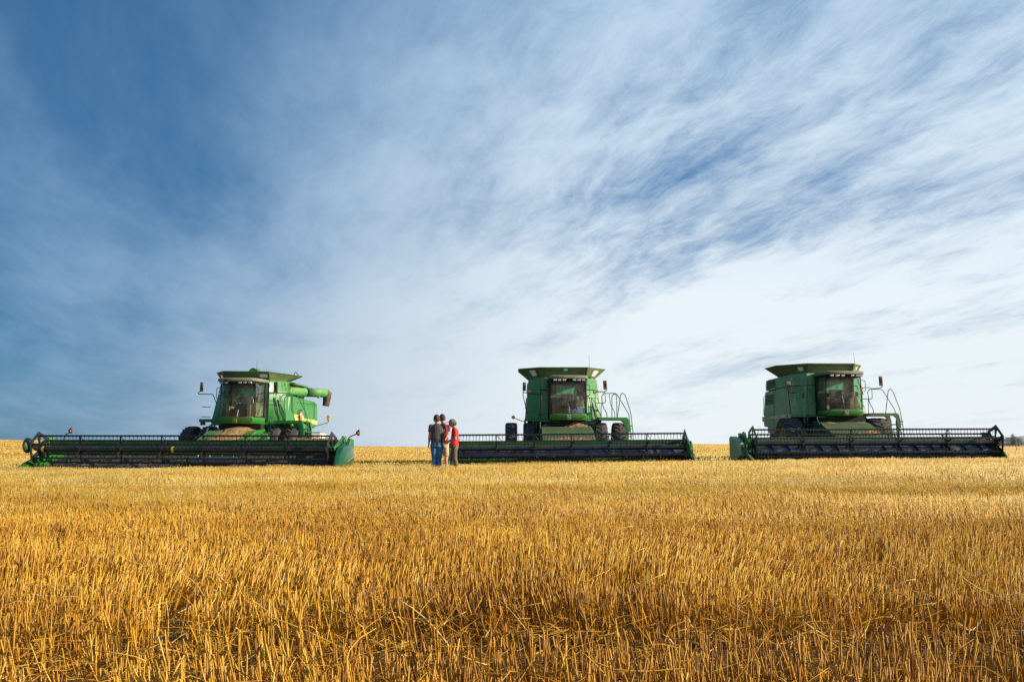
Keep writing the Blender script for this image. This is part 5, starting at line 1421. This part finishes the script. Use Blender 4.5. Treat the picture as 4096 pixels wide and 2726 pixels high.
HAIR1 = mat('hair_grey_brown', (.060, .045, .036), .7, var=.5, vscale=30, bump=.8, bscale=90)
HAIR2 = mat('hair_dark_brown', (.055, .030, .020), .6, var=.4, vscale=30, bump=.8, bscale=90)
def stripe_mat():
    m = bpy.data.materials.new('striped_shirt'); m.use_nodes = True; m.node_tree.nodes.clear(); t = NT(m.node_tree)
    tcn = t.n('ShaderNodeTexCoord'); sp_ = t.n('ShaderNodeSeparateXYZ'); t.l(tcn.outputs['Object'], sp_.inputs[0])
    wv_ = t.m('SINE', t.m('MULTIPLY', sp_.outputs[0], 110.0)); f = t.ss(wv_, -.3, .4)
    c_ = t.mix(f, (.022, .022, .026), (.13, .11, .10))
    b = t.n('ShaderNodeBsdfPrincipled'); t.l(c_, b.inputs['Base Color']); b.inputs['Roughness'].default_value = .85
    nz = t.noise(tcn.outputs['Object'], 14, 3); bp = t.n('ShaderNodeBump'); bp.inputs['Strength'].default_value = .5; bp.inputs['Distance'].default_value = .02; t.l(nz, bp.inputs['Height']); t.l(bp.outputs[0], b.inputs['Normal'])
    o = t.n('ShaderNodeOutputMaterial'); t.l(b.outputs[0], o.inputs[0]); return m
def cloth(name, col, var=.25, vs=7): return mat(name, col, .88, var=var, vscale=vs, bump=.8, bscale=16)
SHIRT_A = stripe_mat(); JEANS = cloth('denim_blue', (.050, .150, .300), .45, 9); SHIRT_B = cloth('maroon_shirt', (.26, .035, .050)); SHORTS = cloth('tan_shorts', (.50, .38, .22))
SHIRT_C = cloth('red_shirt', (.62, .035, .030)); PANTS_C = cloth('olive_brown_trousers', (.120, .100, .065), .3); CAPM = cloth('tan_cap', (.20, .165, .095)); BELT = mat('belt_leather', (.05, .03, .02), .5); BOOT = mat('boot_leather', (.06, .045, .035), .7)

def shoe(parent, ank, d, mt=None):
    a = Vector(ank); d = Vector(d).normalized(); s_ = d.cross(Vector((0, 0, 1))); loops = []
    for (t_, w_, h_) in ((-.085, .030, .07), (-.06, .042, .105), (0, .045, .115), (.06, .048, .080), (.13, .050, .058), (.17, .040, .045), (.19, .02, .03)):
        c_ = Vector((a.x, a.y, 0)) + d * t_; c_.z = a.z - .08
        loops.append([c_ - s_ * w_, c_ - s_ * w_ * .95 + V3(0, 0, h_ * .7), c_ - s_ * w_ * .5 + V3(0, 0, h_), c_ + s_ * w_ * .5 + V3(0, 0, h_), c_ + s_ * w_ * .95 + V3(0, 0, h_ * .7), c_ + s_ * w_])
    m = MB(); m.loft(loops); return m.build('shoe', mt or BOOT, parent, smooth=True, ang=60)

def person(X, Y, rz, label, J):
    g = float(hgt(X, Y)); root = empty('person', (X, Y, g), rz); tag(root, label, 'person', 'three people talking in the stubble')
    root.scale = (.972, .972, .972)
    S = J['build']; ax = J.get('turn', 0.0)
    pel, wai, che, nek = J['pelvis'], J['waist'], J['chest'], J['neck']
    lat = Vector((cos(ax), sin(ax), 0))
    hm, f_, s_, u_ = head_mesh(J['head'], J['face'])
    def R_(p, w_, d_, dz=0.0): return (p[0], p[1], p[2] + dz, w_ * S, d_ * S)
    belly = J.get('belly', 0)
    m = MB()
    torso(m, [R_(pel, .12, .09, -.10), R_(pel, .145, .10), R_(wai, .125, .095), R_(che, .155, .105, -.03), R_(che, .150, .09, .08), R_(nek, .08, .06, -.05), R_(nek, .055, .055, -.01)], ax)
    ball_tube(m, [nek, tuple(Vector(nek) + (Vector(J['head']) - Vector(nek)) * .6)], [.056, .054])
    m.add(hm.v, hm.f)
    for sd in ('L', 'R'):
        sh, el, wr = J['sh' + sd], J['el' + sd], J['wr' + sd]
        md = tuple(Vector(el).lerp(Vector(wr), .3))
        ball_tube(m, [tuple(Vector(che) + Vector((0, 0, .06))), sh], [.07, .058]); ball_tube(m, [sh, el, md, wr], [.056 * S, .043 * S, .042 * S, .027])
        hc = hand_chains(wr, J['hd' + sd], J['hs' + sd], J.get('curl', .35))
        for c_ in hc:
            rr_ = [r_[1] * 1.2 if isinstance(r_, tuple) else r_ for _, r_ in c_]
            ball_tube(m, [p for p, _ in c_], rr_, 8)
        # palm
        wv = Vector(wr); dv = Vector(J['hd' + sd]).normalized(); sv = Vector(J['hs' + sd]).normalized()
        for o_ in (-.024, -.008, .008, .024): ball_tube(m, [wv + dv * .02 + sv * o_ * .6, wv + dv * .085 + sv * o_], [.014, .013], 8)
        hp, kn, an = J['hip' + sd], J['kn' + sd], J['an' + sd]
        cf = tuple(Vector(kn).lerp(Vector(an), .3) + Vector((0, -.006, 0)))
        ball_tube(m, [tuple(Vector(pel).lerp(Vector(hp), .6)), hp, kn, cf, an], [.085, .075, .048, .048, .034])
        ball_tube(m, [an, tuple(Vector(an) + Vector((0, 0, -.04)) + Vector(J['toe' + sd]).normalized() * .05)], [.038, .03], 8)
    body = fuse('body', m, SKIN, root, .0075, 3)
    # shirt
    sl = J.get('sleeve', .62); hem = J['hem']; m = MB()
    torso(m, [R_(hem, .170, .135), R_(hem, .172, .138, .03), R_(wai, .165 + belly * .6, .130 + belly, .0), R_(che, .172, .126, -.06), R_(che, .170, .122, .03), R_(che, .150, .105, .11), R_(nek, .105, .085, -.055), R_(nek, .074, .072, -.018)], ax)
    for sd in ('L', 'R'):
        sh, el = Vector(J['sh' + sd]), Vector(J['el' + sd])
        ball_tube(m, [tuple(Vector(che) + Vector((0, 0, .05)) + (sh - Vector(che)) * .4), tuple(sh)], [.080, .066 * S])
        e_ = sh.lerp(el, sl); m.tube([tuple(sh), tuple(sh.lerp(el, sl * .5)), tuple(e_)], [.066 * S, .064 * S, .066 * S], 14)
    shirt = fuse('shirt', m, J['shirt'], root, .010, 4)
    if J.get('collar'):
        m = MB(); c_ = Vector(nek); m.tube([c_ + Vector((.066 * cos(a), .066 * sin(a), -.012 + .010 * sin(a))) for a in [2 * pi * q / 16 for q in range(16)]], .015, 6, closed=True); m.build('collar', J['shirt'], shirt, smooth=True)
    # trousers or shorts
    m = MB(); torso(m, [R_(pel, .158, .124, .085), R_(pel, .166, .130, .03), R_(pel, .168, .134, -.05), R_(pel, .150, .120, -.12)], ax)
    for sd in ('L', 'R'):
        hp, kn, an = Vector(J['hip' + sd]), Vector(J['kn' + sd]), Vector(J['an' + sd])
        if J.get('shorts'): m.tube([tuple(hp), tuple(hp.lerp(kn, .5)), tuple(hp.lerp(kn, .90))], [.100 * S, .098, .096], 16)
        else: m.tube([tuple(hp), tuple(hp.lerp(kn, .5)), tuple(kn), tuple(kn.lerp(an, .45)), tuple(kn.lerp(an, .8)), tuple(an + Vector((0, 0, -.02)))], [.100 * S, .089 * S, .076, .073, .066, .070], 16)
        m.sphere(tuple(hp), .104 * S, 14, 9)
    tr_ = fuse('shorts' if J.get('shorts') else 'trousers', m, J['pants'], root, .010, 4)
    if J.get('belt'):
        m = MB(); loops_ = []
        c_ = Vector(pel) + Vector((0, 0, .075)); m.tube([c_ + Vector((.163 * S * cos(a), .130 * S * sin(a), 0)) for a in [2 * pi * q / 24 for q in range(24)]], .014, 6, closed=True); m.build('belt', BELT, tr_, smooth=True)
    if J.get('pockets'):
        for sx_ in (-.075, .075):
            m = MB(); m.box(-.050, .050, -.010, .010, -.06, .06); o_ = m.build('back_pocket', J['pants'], tr_, bevel=.008); o_.location = (pel[0] + sx_ * S, pel[1] - .132 * S, pel[2] - .035); o_.rotation_euler = (0, 0, sx_ * 3)
    for sd in ('L', 'R'): shoe(root, J['an' + sd], J['toe' + sd])
    face_bits(body, J['head'], f_, s_, u_)
    if J.get('cap'):
        c_ = Vector(J['head']); m = MB(); seg, rings = 24, 8; vs = []; fs = []
        for i_ in range(rings + 1):
            t_ = (pi / 2 + .12) * i_ / rings
            for q_ in range(seg):
                q = 2 * pi * q_ / seg; vs.append(c_ + f_ * (sin(t_) * cos(q) * .123) + s_ * (sin(t_) * sin(q) * .099) + u_ * (.030 + cos(t_) * .112))
        for i_ in range(rings):
            for q_ in range(seg): q2 = (q_ + 1) % seg; fs.append((i_ * seg + q_, i_ * seg + q2, (i_ + 1) * seg + q2, (i_ + 1) * seg + q_))
        m.add(vs, fs); cp_ = m.build('cap', CAPM, root, smooth=True, ang=80)
        m = MB(); loops = []
        for (d_, w_, dz_) in ((.090, .080, .032), (.13, .078, .030), (.17, .066, .022), (.205, .038, .012)):
            b0 = c_ + f_ * d_ + u_ * (dz_ + .012); loops.append([b0 - s_ * w_, b0 + u_ * .010, b0 + s_ * w_, b0 + s_ * w_ - u_ * .006, b0 + u_ * .003, b0 - s_ * w_ - u_ * .006])
        m.loft(loops); m.build('cap_peak', CAPM, cp_, smooth=True, ang=50)
        hair(body, c_ - u_ * .004 - f_ * .004, f_, s_, u_ * .94, HAIR2, seed=4)
    else:
        hair(body, J['head'], f_, s_, u_, J['hair'], seed=3)
    return root

# older man, back to the camera, looking left
person(-2.285, 30.45, 0, 'man in a dark striped shirt and blue jeans seen from behind', dict(build=1.14, belly=.02, pelvis=(.0, .0, .92), waist=(.005, -.01, 1.08), chest=(.01, 0, 1.34), neck=(.0, .0, 1.55), head=(-.02, .01, 1.685), face=(-.80, .55, -.05), hem=(.005, 0, .93),
    shL=(-.192, 0, 1.45), elL=(-.220, -.02, 1.17), wrL=(-.255, .04, .93), hdL=(-.10, .10, -1), hsL=(.2, 1, 0), shR=(.192, .0, 1.45), elR=(.245, .04, 1.18), wrR=(.20, .26, 1.02), hdR=(-.3, .9, -.1), hsR=(1, .3, .2),
    hipL=(-.095, 0, .86), knL=(-.085, .01, .49), anL=(-.065, .0, .09), toeL=(-.35, 1, 0), hipR=(.095, 0, .86), knR=(.080, .02, .49), anR=(.085, .0, .09), toeR=(.1, 1, 0),
    shirt=SHIRT_A, pants=JEANS, hair=HAIR1, collar=True, belt=True, pockets=True))
# younger man behind, maroon shirt, shorts
person(-2.14, 31.2, 0, 'man in a maroon shirt and tan shorts, half hidden behind the striped shirt', dict(build=.94, pelvis=(.0, .0, .93), waist=(.0, .0, 1.09), chest=(.0, 0, 1.36), neck=(-.01, .0, 1.59), head=(-.045, .01, 1.735), face=(-.75, .6, -.05), hem=(.0, 0, .90),
    shL=(-.19, 0, 1.48), elL=(-.20, .05, 1.20), wrL=(-.15, .28, 1.10), hdL=(.2, .9, 0), hsL=(1, .2, 0), shR=(.170, .0, 1.48), elR=(.145, -.02, 1.22), wrR=(.055, -.11, 1.04), hdR=(-.5, -.4, -.6), hsR=(.2, 1, 0),
    hipL=(-.085, 0, .87), knL=(-.08, .02, .50), anL=(-.05, .0, .09), toeL=(-.3, 1, 0), hipR=(.085, 0, .87), knR=(.085, .02, .50), anR=(.11, .0, .09), toeR=(.2, 1, 0),
    shirt=SHIRT_B, pants=SHORTS, hair=HAIR2, collar=True, shorts=True))
# young man in profile, red shirt and cap
person(-1.765, 30.4, 0, 'man in a red shirt and cap standing in profile, hands held in front', dict(build=.92, pelvis=(.02, .0, .86), waist=(.02, .0, 1.01), chest=(.03, 0, 1.24), neck=(.01, .0, 1.42), head=(-.045, .0, 1.545), turn=pi / 2, face=(-1, .02, -.04), hem=(.02, 0, .84),
    shL=(.02, .15, 1.34), elL=(.0, .17, 1.08), wrL=(-.19, .08, .98), hdL=(-1, -.25, .0), hsL=(0, .4, 1), shR=(.04, -.15, 1.34), elR=(.055, -.17, 1.06), wrR=(-.15, -.09, .97), hdR=(-1, .3, .05), hsR=(0, -.4, 1),
    hipL=(.0, .075, .80), knL=(-.045, .08, .46), anL=(-.055, .09, .09), toeL=(-1, .3, 0), hipR=(.03, -.075, .80), knR=(.035, -.085, .46), anR=(.115, -.10, .09), toeR=(-1, -.25, 0),
    shirt=SHIRT_C, pants=PANTS_C, hair=HAIR2, cap=True, sleeve=.75, curl=.6))
for x_, y_ in ((-2.36, 30.4), (-2.2, 30.4), (-2.2, 31.2), (-2.03, 31.2), (-1.83, 30.4), (-1.65, 30.3)): AVOID.append((x_, y_ - .12, .11, .26))
wheat_field()
